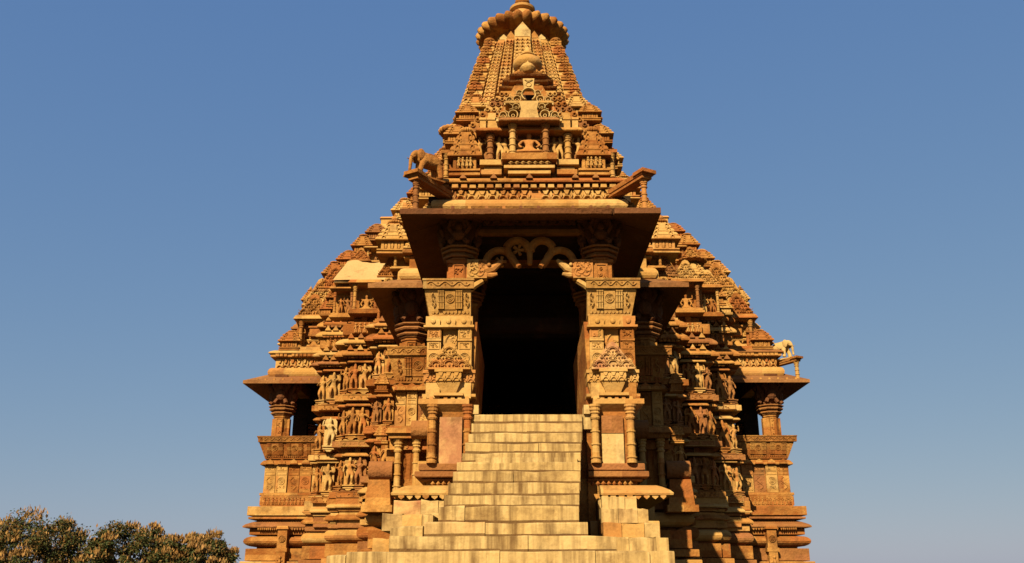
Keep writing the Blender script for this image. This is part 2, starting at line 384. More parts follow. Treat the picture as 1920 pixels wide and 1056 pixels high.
def colonnette(x, y, z, h, r=None, mat=None, parent=None):
    k = (r/.11) if r else h*.9
    return link('colonnette', COLM, parent or TEMPLE, (x, y, z), jit(.3), (k, k, h), mat=mat or anystone())
def stuffrow(name, fn, o, mat=None, U=(1, 0, 0), V=(0, 0, 1), parent=None):
    "a run of carving smaller than can be picked apart, one part"
    m = MB().at(o, U, (0, 1, 0), V); fn(m); ob = put(name, m, mat or anystone(), parent); ob['kind'] = 'stuff'; return ob
def pieces(name, fn, n, x0, x1, y, z, mat=None, skip=.03):
    'row of alike carved pieces sharing one mesh; fn draws one piece of width w centred on x = 0'
    w = (x1-x0)/n; m = MB(); fn(m, w); me = m.mesh(name, mat or BUFF)
    for i in range(n):
        if rnd.random() < skip: continue
        link(name, me, TEMPLE, (x0+w*(i+.5)+jit(.04*w), y+jit(.004), z), 0, (rnd.uniform(.92, 1.03), rnd.uniform(.8, 1.1), rnd.uniform(.94, 1.02)), mat=rnd.choice((mat, mat, anystone())))
def niche(x, y, z, w, h, kind='stand', ped=True, n=1, pm=None):
    "framed niche with two colonnettes, sill, hood and figures; y is its front"
    fr = MB(); d = w*.55
    fr.box(x-w/2, x+w/2, y+d, y+d+.06, z, z+h).box(x-w*.6, x+w*.6, y-.06, y+d, z-h*.1, z)
    fr.box(x-w*.66, x+w*.66, y-.12, y+d, z-h*.2, z-h*.105, -.0)
    fr.box(x-w*.62, x+w*.62, y-.02, y+d, z+h, z+h*1.06); fr.box(x-w*.72, x+w*.72, y-.16, y+d, z+h*1.06, z+h*1.2, .06, .06)
    o = put('niche', fr, anystone())
    for s in (-1, 1): colonnette(x+s*w*.44, y+.02, z, h, w*.085, parent=o)
    if kind == 'sit': link('figure', SEAT, o, (x, y+d*.7, z), 0, (h*.9, h*.8, h*.95), mat=rnd.choice((BUFF, RED, GOLD)))
    else:
        for i in range(n): link('figure', rnd.choice(FIG), o, (x+(i-(n-1)/2)*w*.36, y+d*.6, z), jit(.2), (h*.8, h*.8, h*.86), mat=rnd.choice((BUFF, RED, GOLD)))
    if ped: pediment(x, y, z+h*1.24, w*1.2, w*.85, pm, parent=o)
    return o

# ---------------------------------------------------------------- ground
g = put('ground', MB().add([(-3000, -3000, 0), (3000, -3000, 0), (3000, 3000, 0), (-3000, 3000, 0)], [(0, 1, 2, 3)]), stone('dry_lawn', (0.032, 0.035, 0.012), (0.058, 0.048, 0.019), (0.045, 0.038, 0.016), bump=.3), TEMPLE)
g.parent = None; tag(g, None, None, None, 'structure')

# ---------------------------------------------------------------- solid core behind the carved faces (keeps the inside dark)
FL = 4.46
c = MB()
c.box(-1.85, 1.85, 16.15, 20.6, 0, FL-.02)
c.box(-3.15, 3.15, 20.45, 25.6, 0, FL-.03)
c.box(-6.55, 6.55, 28.7, 40, 0, FL-.04); c.box(-8.7, 8.7, 30.8, 36.2, 0, FL-.05)
put('platform_core', c, BUFF)
c = MB()
for s in (-1, 1):
    a, b = sorted((s*3.2, s*4.4)); c.box(a, b, 25.7, 27.3, 0, 8.8)
    a, b = sorted((s*4.4, s*5.55)); c.box(a, b, 27.2, 28.9, 0, 9.3)
    a, b = sorted((s*5.55, s*6.6)); c.box(a, b, 28.8, 39, 0, 9.2)
    a, b = sorted((s*6.6, s*7.15)); c.box(a, b, 33.2, 35, FL, 8.6)
c.box(-6.5, 6.5, 39, 39.4, FL, 9)
put('wall_core', c, BUFF)

# ---------------------------------------------------------------- plinths
def plinth(path, z0=0, top=FL, seed=0, k_=1.0):
    "moulded base courses running round a stepped plan"
    P = [('slab', 0, .9, .55), ('slab', .97, .28, .5), ('slab', 1.36, .5, .46), ('slab', 1.98, .12, .46), ('slab', 2.16, .15, .42), ('slab', 2.33, .38, .30), ('torus', 2.77, .33, .38),
         ('slab', 3.14, .19, .24), ('kap', 3.36, .24, .42), ('slab', 3.63, .07, .30), ('slab', 3.74, .29, .34)]
    for k, z, h, o in P: course(path, dict(slab=slab, cyma=cyma, torus=torus, kap=kap)[k](z, h, o*k_), 'plinth_moulding')
    put('plinth_wall', MB().sweep(path, [(.02, 0), (.02, top)]), BUFF)
for s in (-1, 1):
    f = (lambda p: p) if s > 0 else flip
    plinth(f([(1.9, 20.35), (3.15, 20.35), (3.15, 25.5)]))
    plinth(f([(3.1, 25.6), (3.3, 25.6), (3.3, 25.45), (4.25, 25.45), (4.25, 25.6), (4.45, 25.6), (4.45, 27.0)]), k_=.5)
    plinth(f([(4.4, 27.1), (4.62, 27.1), (4.62, 26.9), (5.3, 26.9), (5.3, 27.1), (5.6, 27.1), (5.6, 28.5)]), k_=.6)
    plinth(f([(5.55, 28.6), (6.6, 28.6), (6.6, 30.5)]), k_=.6)
    plinth(f([(6.5, 30.65), (8.75, 30.65), (8.75, 36.4), (6.5, 36.4)]))
    # small relief run and pilaster markers on the far plinth
    for x0, x1 in ((6.75, 7.7), (7.98, 8.7)):
        a, b = (x0, x1) if s > 0 else (-x1, -x0)
        stuffrow('relief_band', lambda m, a=a, b=b: r_people(m, a, b, 3.38, 3.56, 12, rnd), (0, 30.50, 0))
        stuffrow('dentil_row', lambda m, a=a, b=b: r_teeth(m, a, b, 3.27, 3.36, 11, .05), (0, 30.3, 0))
    mk = MB(); x = s*7.84
    mk.box(x-.15, x+.15, 30.12, 30.5, 2.7, 3.34).box(x-.2, x+.2, 30.06, 30.5, 3.3, 3.4, .03, .03).box(x-.19, x+.19, 30.08, 30.5, 2.6, 2.72).box(x-.14, x+.14, 30.1, 30.5, 1.9, 2.6)
    mk.at((0, 30.1, 0)); r_people(mk, x-.1, x+.1, 2.0, 2.5, 1, rnd); r_disc(mk, x, 3.0, .11)
    put('plinth_pilaster', mk, BUFF)

# ---------------------------------------------------------------- balcony front: panels, leaning seat back
def seatback(x0, x1, y, z0, z1, lean, flare, s, mat, band=.17, nflute=3):
    "leaning stone seat back; s = outer side (-1 left, 1 right, 0 none)"
    h = z1-z0; m = MB(); oL = flare if s < 0 else 0; oR = flare if s > 0 else 0
    m.hexa([(x0, y, z0), (x1, y, z0), (x1, y+.3, z0), (x0, y+.3, z0), (x0-oL, y-lean, z1), (x1+oR, y-lean, z1), (x1+oR, y+.1-lean, z1), (x0-oL, y+.1-lean, z1)])
    o = put('seat_back', m, mat)
    def pl(t): return MB().at((x0-oL*t, y-lean*t, z0+h*t), (1, 0, 0), (0, 1, 0), Vector((0, -lean, h)).normalized())
    b = pl(1-band/h); w = x1-x0+(oL+oR)*(1-.5*band/h)
    b.box(-.02, w+.04, -.05, .05, 0, band); b.box(-.03, w+.05, -.065, .05, band-.03, band+.005); b.box(-.02, w+.04, -.06, .05, -.0, .03)
    b2 = b; b2.at((x0-oL*(1-band/h), y-lean*(1-band/h)-.05, z0+h*(1-band/h)), (1, 0, 0), (0, 1, 0), Vector((0, -lean, h)).normalized())
    r_wave(b2, .06, w-.03, band*.5, band*.22, max(2, int(w/.22)))
    put('scroll_band', b2, mat, o)
    hh = h-band; w = x1-x0
    p = pl(0); a = .16*w/.95; cx = w*.5
    p.box(0, w, -.03, .03, 0, .05*h); r_teeth(p, .03, w-.03, .06*h, .16*h, int(w/.07), .03)
    nd = 1 if w < 1.3 else 3; sg = w/nd; up = Vector((0, -lean, h)).normalized()
    for t in range(nd):
        c = sg*(t+.5); fw = .16*w if nd == 1 else .2*sg; gp = .14*w if nd == 1 else .2*sg
        r_flutes(p, c-gp-fw, c-gp, .2*h, hh-.01, nflute); r_flutes(p, c+gp, c+gp+fw, .2*h, hh-.01, nflute)
        p.box(c-gp+.01, c+gp-.01, -.02, .004, .2*h, hh)
    put('fluted_panel', p, mat, o)
    for t in range(nd):
        d = MB().at((x0, y-.02, z0), (1, 0, 0), (0, 1, 0), up); r_disc(d, sg*(t+.5), .5*h, .11*w if nd == 1 else .14*sg); put('medallion', d, mat, o)
    for u0, u1 in ((.02, .17), (.83, .98)) if nd == 1 else ():
        d = MB().at((x0, y-.02, z0), (1, 0, 0), (0, 1, 0), up); r_scroll(d, u0*w, u1*w, .22*h, hh*.97); put('scroll_panel', d, mat, o)
    return o
def vedika(x0, x1, y, z0, z1, n, mat=None):
    "row of upright carved panels under a seat back"
    w = (x1-x0)/n
    put('panel_backing', MB().box(x0, x1, y+.03, y+.2, z0, z1), BUFF)
    for i in range(n):
        a, b = x0+w*i+.015, x0+w*(i+1)-.015; mt = mat or rnd.choice((BUFF, GOLD, GOLD, RED)); m = MB(); e = -.05 if i % 2 else 0
        m.box(a, b, y+e, y+.1, z0, z1); m.at((0, y+e, 0)); h = z1-z0
        r_frame(m, a+.02, b-.02, z1-h*.2, z1-h*.04); r_foliage(m, a+.03, b-.03, z1-h*.19, z1-h*.05, 5, rnd)
        r_frame(m, a+.02, b-.02, z1-h*.36, z1-h*.23)
        if i % 2: r_disc(m, (a+b)/2, z0+h*.42, min((b-a)*.36, h*.14)); r_foliage(m, a+.03, b-.03, z0+h*.06, z0+h*.24, 4, rnd)
        else: r_scroll(m, a+.02, b-.02, z0+h*.05, z1-h*.38, .016)
        put('carved_panel', m, mt)

# ---------------------------------------------------------------- porch front
def porch_side(s):
    f = (lambda p: p) if s > 0 else flip
    X = lambda a, b: (a, b) if s > 0 else (-b, -a)
    # lower porch courses beside the stairs
    path = f([(.98, 16.1), (1.78, 16.1), (1.78, 20.4)])
    put('porch_wall', MB().sweep(path, [(.05, 0), (.05, FL+.14)]), BUFF)
    for k, z, h, o in (('slab', 0, 1.6, .5), ('slab', 1.6, .5, .42), ('slab', 2.12, .5, .36), ('slab', 3.36, .1, .24), ('slab', 3.48, .12, .18), ('slab', 3.3, .05, .14)):
        course(path, slab(z, h, o), 'porch_base_moulding', RED if z > 3 else None)
    course(f([(1.15, 15.75), (2.05, 15.75), (2.05, 20.4)]), kap(3.02, .2, .3), 'porch_base_cornice', GOLD)
    a, b = X(1.0, 2.25)
    pieces('cornice_tooth', lambda m, w: r_teeth(m, -w/2, w/2, 0, .09, 1, .06), 9, a, b, 15.52, 2.95, GOLD)
    a, b = X(1.0, 1.75); stuffrow('dentil_row', lambda m: r_lozenge(m, a, b, 3.2, 3.3, 8, .05), (0, 15.9, 0), BUFF)
    # dado panel with two colonnettes
    a, b = X(1.24, 1.62)
    if s < 0: put('dado_panel', MB().box(a, b+.02, 15.98, 16.1, 3.6, 4.42), PINK, label='mottled pink and cream dado panel')
    else:
        put('dado_panel', MB().box(a, b, 15.98, 16.1, 3.6, 4.12), CREAM); put('dado_panel', MB().box(a, b, 15.97, 16.1, 4.13, 4.44), RED)
    for x in (1.12, 1.74): colonnette(s*x, 15.9, 3.6, 1.02, .082, GOLD if s > 0 else BUFF)
    # seat slab with sloping underside
    sp = f([(1.1, 16.1), (1.8, 16.1), (1.8, 19.9)])
    course(sp, [(-.06, 4.5), (.02, 4.5), (.20, 4.64), (.20, 4.73), (-.06, 4.74)], 'seat_slab', GOLD)
    a, b = X(1.08, 1.96); q = random.Random(5+s)
    pieces('slab_knob', lambda m, w: m.box(-w*.3, w*.3, 0, .16, 0, .045, .01, .01), 7, a, b, 15.93, 4.735, GOLD)
    # pot-shaped pedestal: three faceted vases under a flat sill
    for i, (x, w, yy) in enumerate(((1.14, .24, .06), (1.47, .42, -.06), (1.8, .24, .06))):
        x *= s; m = MB(); y0 = 15.98+yy; y1 = y0+.35; h0 = 4.79
        m.box(x-w*.62, x+w*.62, y0-.03, y1, h0, h0+.05); m.hexa([(x-w*.3, y0+.05, h0+.05), (x+w*.3, y0+.05, h0+.05), (x+w*.3, y1, h0+.05), (x-w*.3, y1, h0+.05), (x-w*.52, y0-.03, h0+.26), (x+w*.52, y0-.03, h0+.26), (x+w*.52, y1, h0+.26), (x-w*.52, y1, h0+.26)])
        m.box(x-w*.54, x+w*.54, y0-.05, y1, h0+.26, h0+.42); m.box(x-w*.6, x+w*.6, y0-.08, y1, h0+.42, h0+.48, .0, .0)
        m.at((0, y0-.05, 0)); r_arches(m, x-w*.5, x+w*.5, h0+.27, h0+.41, 3 if w > .3 else 2, .025)
        m.at((0, y0+.01, 0), V=(0, -.3, .95))
        put('vase_pedestal', m, GOLD)
    # flame-shaped gable above it
    pediment(s*1.47, 15.9, 5.29, .74, .48, GOLD if s < 0 else PINK)
    for x in (1.16, 1.78): pediment(s*x, 15.98, 5.27, .24, .22, GOLD)
    # pilasters
    pb = MB(); a, b = X(1.06, 1.9); pb.box(a, b, 16.3, 16.6, 4.74, 6.24); put('pilaster_backing', pb, GOLD)
    for x, w, mt in ((1.2, .25, GOLD), (1.76, .25, BUFF if s > 0 else GOLD)):
        m = MB(); x *= s; m.box(x-w/2, x+w/2, 16.0, 16.31, 4.76, 6.06); m.at((0, 16.0, 0))
        r_frame(m, x-w*.44, x+w*.44, 5.86, 6.04); r_foliage(m, x-w*.36, x+w*.36, 5.88, 6.02, 7, rnd); m.box(x-w*.52, x+w*.52, -.03, .05, 5.81, 5.85)
        r_frame(m, x-w*.4, x+w*.4, 5.66, 5.79); r_foliage(m, x-w*.3, x+w*.3, 5.68, 5.78, 5, rnd); r_disc(m, x, 5.5, w*.38); r_foliage(m, x-w*.4, x+w*.4, 5.15, 5.32, 5, rnd)
        put('pilaster', m, mt)
    m = MB(); x = s*1.48; m.box(x-.13, x+.13, 16.1, 16.31, 4.76, 6.06); m.at((0, 16.1, 0)); r_scroll(m, x-.14, x+.14, 5.3, 6.04, .02); r_foliage(m, x-.13, x+.13, 5.3, 6.0, 9, rnd)
    put('foliage_panel', m, GOLD)
    # frieze of lotus and lions
    m = MB(); a, b = X(1.06, 1.92); m.box(a-.03, b+.03, 15.93, 16.2, 6.06, 6.1).box(a, b, 15.99, 16.2, 6.1, 6.28); m.at((0, 15.99, 0))
    for x in (1.22, 1.5, 1.78):
        c = s*x; m.plate([(c-.12, 6.1), (c+.12, 6.1), (c+.13, 6.2), (c, 6.29), (c-.13, 6.2)], -.04, .01); r_foliage(m, c-.1, c+.1, 6.12, 6.26, 5, rnd); m.ball((c, -.05, 6.17), .05, .03, .05, 8, 5)
    put('frieze', m, GOLD)
    a, b = X(1.05 if s > 0 else 1.1, 1.86); seatback(a, b, 16.06, 6.29, 6.95, .22, .13, s, GOLD, .18)
    # seat backs continuing along the inner and outer sides
    m = MB(); xi = s*1.0
    m.hexa([(s*1.04, 16.15, 5.0), (s*1.1, 16.15, 5.0), (s*1.1, 19.6, 5.0), (s*1.04, 19.6, 5.0), (s*.98, 16.1, 6.2), (s*1.08, 16.1, 6.2), (s*1.08, 19.6, 6.2), (s*.98, 19.6, 6.2)])
    m.hexa([(s*1.0, 16.2, 4.46), (s*1.12, 16.2, 4.46), (s*1.12, 19.6, 4.46), (s*1.0, 19.6, 4.46), (s*1.0, 16.2, 5.0), (s*1.1, 16.2, 5.0), (s*1.1, 19.6, 5.0), (s*1.0, 19.6, 5.0)])
    put('inner_seat_side', m, BUFF)
    m = MB(); m.box(*X(.93, 1.05), 15.9, 16.3, 4.46, 4.62); put('threshold_block', m, CREAM)
    m = MB(); m.hexa([(s*1.84, 16.2, 6.29), (s*1.88, 16.1, 6.29), (s*1.88, 19.8, 6.29), (s*1.84, 19.8, 6.29), (s*1.95, 16.1, 6.95), (s*2.0, 15.9, 6.95), (s*2.0, 19.8, 6.95), (s*1.95, 19.8, 6.95)]); put('side_seat_back', m, GOLD)
    m = MB(); m.box(*X(1.7, 1.86), 16.5, 19.9, 4.7, 6.3); put('side_parapet', m, BUFF)
    # pillar
    for yy in (16.55, 19.4):
        x = s*1.36; m = MB()
        for w, z0, z1 in ((.46, 6.3, 7.0), (.40, 7.0, 7.46), (.46, 7.44, 7.5)): m.box(x-w/2, x+w/2, yy-w/2, yy+w/2, z0, z1)
        m.box(x-.12, x+.12, yy-.23, yy+.23, 6.95, 7.44).box(x-.23, x+.23, yy-.12, yy+.12, 6.95, 7.44)
        m.at((0, yy-.235, 0)); r_frame(m, x-.1, x+.1, 7.1, 7.4); r_foliage(m, x-.08, x+.08, 7.12, 7.38, 6, rnd); m.ring(x, 7.0, .05, .11, 0, 180, -.03, .004, 9)
        o = put('pillar', m, BUFF)
        m = MB()
        for r, z0, z1 in ((.26, 7.5, 7.54), (.31, 7.55, 7.59), (.27, 7.6, 7.64), (.34, 7.65, 7.69), (.29, 7.7, 7.73), (.36, 7.73, 7.77)):
            m.lathe([(r*1.06, z0), (r*1.1, (z0+z1)/2), (r*1.06, z1)], x, yy, 0, 8, rot=pi/8)
        put('capital', m, RED, o)
        m = MB()
        for dx, dy in ((0, -1), (-1, 0), (1, 0)):
            m.at((x, yy, 0), (1, 0, 0) if dx == 0 else (0, 1, 0), (0, 1, 0) if dx == 0 else (-dx, 0, 0))
            m.hexa([(-.14, -.18, 7.78), (.14, -.18, 7.78), (.14, .1, 7.78), (-.14, .1, 7.78), (-.18, -.42, 8.3), (.18, -.42, 8.3), (.18, .1, 8.3), (-.18, .1, 8.3)])
            m.ball((0, -.33, 7.98), .13, .1, .12); m.ball((0, -.38, 8.12), .08, .08, .09)
            for e in (-1, 1): m.tube([(e*.12, -.3, 8.02), (e*.2, -.36, 8.12), (e*.14, -.4, 8.26)], .045, 6); m.tube([(e*.1, -.3, 7.9), (e*.17, -.36, 7.82)], .05, 6)
            m.box(-.24, .24, -.44, .1, 8.3, 8.4)
        put('bracket', m, EAVE, o)
for s in (-1, 1): porch_side(s)
m = MB(); m.box(-1.9, 1.9, 16.3, 16.8, 8.4, 8.75).box(-1.9, -1.2, 16.8, 19.6, 8.4, 8.75).box(1.2, 1.9, 16.8, 19.6, 8.4, 8.75)
m.box(-1.16, 1.16, 16.42, 16.7, 8.12, 8.22); m.at((0, 16.42, 0)); r_teeth(m, -1.1, 1.1, 8.24, 8.36, 12, .04)
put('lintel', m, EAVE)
m = MB(); m.box(-1.05, 1.05, 16.35, 16.5, 8.06, 8.14); put('lintel_moulding', m, EAVE2)
put('porch_ceiling', MB().box(-2, 2, 16.5, 19.8, 8.75, 8.9), SHADE_DARK)
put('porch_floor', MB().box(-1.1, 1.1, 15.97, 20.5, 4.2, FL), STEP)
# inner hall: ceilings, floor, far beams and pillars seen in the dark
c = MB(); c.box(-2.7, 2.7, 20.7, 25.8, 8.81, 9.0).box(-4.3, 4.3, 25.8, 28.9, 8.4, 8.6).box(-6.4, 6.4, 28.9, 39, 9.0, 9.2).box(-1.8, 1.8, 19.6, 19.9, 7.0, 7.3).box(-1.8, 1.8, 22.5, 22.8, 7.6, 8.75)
put('hall_ceiling', c, SHADE_DARK)
put('hall_floor', MB().box(-3.1, 3.1, 20.5, 39, 4.1, FL-.01), SHADE_DARK)
c = MB()
for s in (-1, 1):
    for y in (23.0, 28.0, 32.0): put('inner_pillar', MB().lathe([(.32, FL), (.32, 5.2), (.26, 5.3), (.26, 7.2), (.4, 7.6), (.4, 9)], s*1.7, y, 0, 10), SHADE_DARK)

# ---------------------------------------------------------------- toran arch of makaras in the doorway
ta = MB()
def garland(pts, r):
    ta.tube(pts, r, 8)
    for i in range(1, len(pts)-1):
        pass
def arc(cx, cz, r, a0, a1, n=16, y=16.45): return [(cx+r*cos(R(a0+(a1-a0)*i/n)), y, cz+r*sin(R(a0+(a1-a0)*i/n))) for i in range(n+1)]
for s in (-1, 1):
    k = lambda P: [(s*x, y, z) for x, y, z in P]
    ta.tube(k(arc(.58, 7.48, .26, -20, 165)+[(.24, 16.45, 7.42)]), .075, 8)
    ta.tube(k(arc(.24, 7.72, .22, 20, 180)), .08, 8)
    ta.tube(k([(.44, 16.45, 7.78), (.38, 16.42, 7.6), (.27, 16.38, 7.46), (.2, 16.33, 7.36)]), .072, 8, .05)
    if s < 0:
        for cx, cz in ((-.56, 7.5), (-.22, 7.74)):
            for i in range(5): ta.tube([(cx, 16.45, cz), (cx+.11*cos(i*1.26), 16.42, cz+.11*sin(i*1.26))], .022, 5, .035)
    for i in range(12):
        a = R(-10+175*i/11); ta.ball((s*(.58+.26*cos(a)), 16.4, 7.48+.26*sin(a)), .03, .03, .03, 6, 4)
        a = R(20+160*i/11); ta.ball((s*(.24+.22*cos(a)), 16.39, 7.72+.22*sin(a)), .03, .03, .03, 6, 4)
ta.tube([(0, 16.45, 7.76), (0, 16.42, 7.6), (0, 16.38, 7.42)], .065, 8, .045)
TOR = put('garland_arch', ta, BUFF, smooth=True)
for s in (-1, 1):
    m = MB(); q = random.Random(3)
    m.box(*sorted((s*.82, s*1.2)), 16.3, 16.5, 7.13, 7.5); m.at((0, 16.3, 0))
    r_foliage(m, min(s*.84, s*1.18), max(s*.84, s*1.18), 7.15, 7.48, 12, q); m.at()
    m.tube([(s*.84, 16.38, 7.3), (s*.7, 16.36, 7.34), (s*.58, 16.34, 7.44), (s*.52, 16.34, 7.5)], .11, 8, .03)
    m.tube([(s*.84, 16.38, 7.22), (s*.72, 16.36, 7.2), (s*.62, 16.34, 7.22)], .08, 8, .03)
    m.ball((s*.78, 16.27, 7.38), .04); m.tube([(s*.9, 16.38, 7.1), (s*1.05, 16.38, 7.0), (s*1.16, 16.4, 6.9)], .06, 6)
    put('makara_head', m, GOLD, TOR)

# ---------------------------------------------------------------- eaves
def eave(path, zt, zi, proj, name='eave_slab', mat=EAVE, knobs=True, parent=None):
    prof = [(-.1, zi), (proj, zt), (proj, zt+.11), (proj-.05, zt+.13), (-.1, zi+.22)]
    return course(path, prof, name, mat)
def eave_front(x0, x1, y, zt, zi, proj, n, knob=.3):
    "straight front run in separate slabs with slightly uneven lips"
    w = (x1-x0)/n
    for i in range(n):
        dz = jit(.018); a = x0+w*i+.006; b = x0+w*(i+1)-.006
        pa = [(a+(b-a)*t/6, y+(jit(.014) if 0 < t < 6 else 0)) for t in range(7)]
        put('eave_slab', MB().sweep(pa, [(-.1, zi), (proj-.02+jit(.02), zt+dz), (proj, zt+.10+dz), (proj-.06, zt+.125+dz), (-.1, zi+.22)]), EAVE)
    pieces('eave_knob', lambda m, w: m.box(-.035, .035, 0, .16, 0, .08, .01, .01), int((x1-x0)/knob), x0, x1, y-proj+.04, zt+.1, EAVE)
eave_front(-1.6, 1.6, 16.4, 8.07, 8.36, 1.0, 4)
for s in (-1, 1):
    f = (lambda p: p) if s > 0 else flip
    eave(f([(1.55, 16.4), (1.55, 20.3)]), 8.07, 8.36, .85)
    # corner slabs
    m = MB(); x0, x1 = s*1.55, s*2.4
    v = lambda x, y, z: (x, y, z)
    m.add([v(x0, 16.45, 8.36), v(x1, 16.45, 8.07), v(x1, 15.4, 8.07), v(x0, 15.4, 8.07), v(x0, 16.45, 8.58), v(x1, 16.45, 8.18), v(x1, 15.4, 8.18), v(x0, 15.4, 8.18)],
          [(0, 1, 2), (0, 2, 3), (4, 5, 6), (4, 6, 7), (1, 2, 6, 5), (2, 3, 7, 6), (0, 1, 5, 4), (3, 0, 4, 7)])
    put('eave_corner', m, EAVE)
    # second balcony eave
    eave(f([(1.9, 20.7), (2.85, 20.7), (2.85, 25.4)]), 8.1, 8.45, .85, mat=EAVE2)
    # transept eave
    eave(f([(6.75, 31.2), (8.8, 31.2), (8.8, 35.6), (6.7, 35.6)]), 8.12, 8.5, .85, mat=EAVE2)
    m = MB()
    for i in range(9): m.box(s*(6.8+i*.3)-.04, s*(6.8+i*.3)+.04, 30.4, 30.6, 8.24, 8.3, .01, .01)
    put('eave_knob_row', m, BUFF)

# ---------------------------------------------------------------- second (hall) balconies and transept balconies
def balcony(s, x0, x1, y, zr0, zr1, zp0, nv, mat, lean, flare, pillars, depth, pz):
    X = lambda a, b: (a, b) if s > 0 else (-b, -a)
    a, b = X(x0, x1)
    vedika(a, b, y, zp0, zr0-.2, nv)
    f = (lambda p: p) if s > 0 else flip
    path = f([(x0, y), (x1, y), (x1, y+depth)])
    course(path, slab(zp0-.1, .09, .08), 'balcony_moulding', mat); course(path, kap(zr0-.2, .18, .12), 'balcony_moulding', mat)
    m = MB()
    for i in range(nv): c = a+(b-a)*(i+.5)/nv; m.plate([(c-.14, zr0-.18), (c+.14, zr0-.18), (c+.1, zr0-.08), (c, zr0-.02), (c-.1, zr0-.08)], y-.17, y-.05)
    put('antefix_row', m, mat)
    course(path, slab(zp0-.42, .30, .06), 'balcony_frieze', mat); stuffrow('relief_band', lambda m: (r_people(m, a+.05, b, zp0-.39, zp0-.15, int((b-a)/.13), rnd), [r_frame(m, a+(b-a)*i/nv, a+(b-a)*(i+1)/nv-.03, zp0-.41, zp0-.13) for i in range(nv)]), (0, y-.062, 0), mat)
    seatback(a, b, y-.02, zr0, zr1, lean, flare, s, mat, .2, 3)
    m = MB(); xo = s*x1
    m.hexa([(xo-s*.1, y, zr0), (xo, y, zr0), (xo, y+depth, zr0), (xo-s*.1, y+depth, zr0), (xo+s*(flare-.1), y-lean, zr1), (xo+s*flare, y-lean, zr1), (xo+s*flare, y+depth, zr1), (xo+s*(flare-.1), y+depth, zr1)])
    put('side_seat_back', m, mat); put('side_wall', MB().box(*sorted((xo, xo-s*.2)), y+.1, y+depth, zp0-.5, zr0), mat)
    for px, py in pillars:
        x = s*px; m = MB()
        zc = pz-1.36
        m.box(x-.3, x+.3, py-.3, py+.3, zr0-.6, zr1+.02); m.lathe([(.29, zr1), (.29, zr1+.2), (.26, zr1+.22), (.26, zc-.08), (.29, zc-.06), (.29, zc)], x, py, 0, 8, rot=pi/8)
        m.box(x-.11, x+.11, py-.3, py+.3, zr1, zc-.1).box(x-.3, x+.3, py-.11, py+.11, zr1, zc-.1)
        m.at((0, py-.305, 0)); r_frame(m, x-.1, x+.1, zr1+.05, zc-.12); r_foliage(m, x-.08, x+.08, zr1+.1, zc-.16, 6, rnd); m.at()
        o = put('pillar', m, mat); m = MB()
        for r, z0, z1 in ((.32, 0, .04), (.38, .05, .11), (.33, .12, .16), (.43, .17, .24), (.38, .25, .28), (.46, .28, .33)): m.lathe([(r, zc+z0), (r*1.06, zc+(z0+z1)/2), (r, zc+z1)], x, py, 0, 8, rot=pi/8)
        put('capital', m, RED, o); m = MB(); zb = zc+.33
        for dx, dy in ((0, -1), (-1, 0), (1, 0)):
            m.at((x, py, 0), (1, 0, 0) if dx == 0 else (0, 1, 0), (0, 1, 0) if dx == 0 else (-dx, 0, 0))
            m.hexa([(-.17, -.22, zb), (.17, -.22, zb), (.17, .1, zb), (-.17, .1, zb), (-.22, -.55, pz), (.22, -.55, pz), (.22, .1, pz), (-.22, .1, pz)])
            m.ball((0, -.36, zb+.36), .18, .14, .2); m.ball((0, -.44, zb+.66), .11, .11, .13)
            for e in (-1, 1): m.tube([(e*.15, -.34, zb+.5), (e*.27, -.42, zb+.66), (e*.18, -.5, zb+.9)], .06, 6); m.tube([(e*.12, -.32, zb+.22), (e*.2, -.4, zb+.06)], .07, 6)
        put('bracket', m, EAVE, o)
    return
for s in (-1, 1):
    balcony(s, 2.0, 3.05, 20.45, 5.98, 6.78, 5.0, 4, BUFF, .28, .2, [(2.75, 20.95)], 4.8, 8.5)
    balcony(s, 6.75, 8.75, 30.7, 5.6, 6.34, 4.5, 5, BUFF, .25, .28, [(8.45, 31.25), (8.45, 35.2), (6.95, 35.3)], 5.2, 8.5)
    a, b = sorted((s*6.7, s*8.8)); put('balcony_lintel', MB().box(a, b, 31.1, 31.5, 8.45, 8.8).box(a, b, 35, 35.5, 8.4, 8.8).box(*sorted((s*8.3, s*8.75)), 31.5, 35, 8.42, 8.78), BUFF)
    put('balcony_ceiling', MB().box(a, b, 31.2, 35.5, 8.8, 8.95), SHADE_DARK)
    put('balcony_floor', MB().box(a, b, 30.9, 35.6, 4.3, 4.7), BUFF)
    a, b = sorted((s*1.9, s*3.0)); put('hall_parapet', MB().box(a, b, 20.7, 20.9, FL, 6.6).box(*sorted((s*3.0, s*2.8)), 20.7, 25.5, FL, 6.6), BUFF)
    for x0, x1, z0 in ((8.36, 8.9, 4.7), (7.86, 8.35, 7.5), (6.6, 7.85, 4.7)): put('balcony_back', MB().box(*sorted((s*x0, s*x1)), 34.6, 35.0, z0, 8.8), SHADE_DARK)
    a, b = sorted((s*1.55, s*2.9)); put('hall_lintel', MB().box(a, b, 20.6, 20.95, 8.45, 8.8).box(*sorted((s*2.5, s*2.9)), 20.95, 25.5, 8.43, 8.78), BUFF)

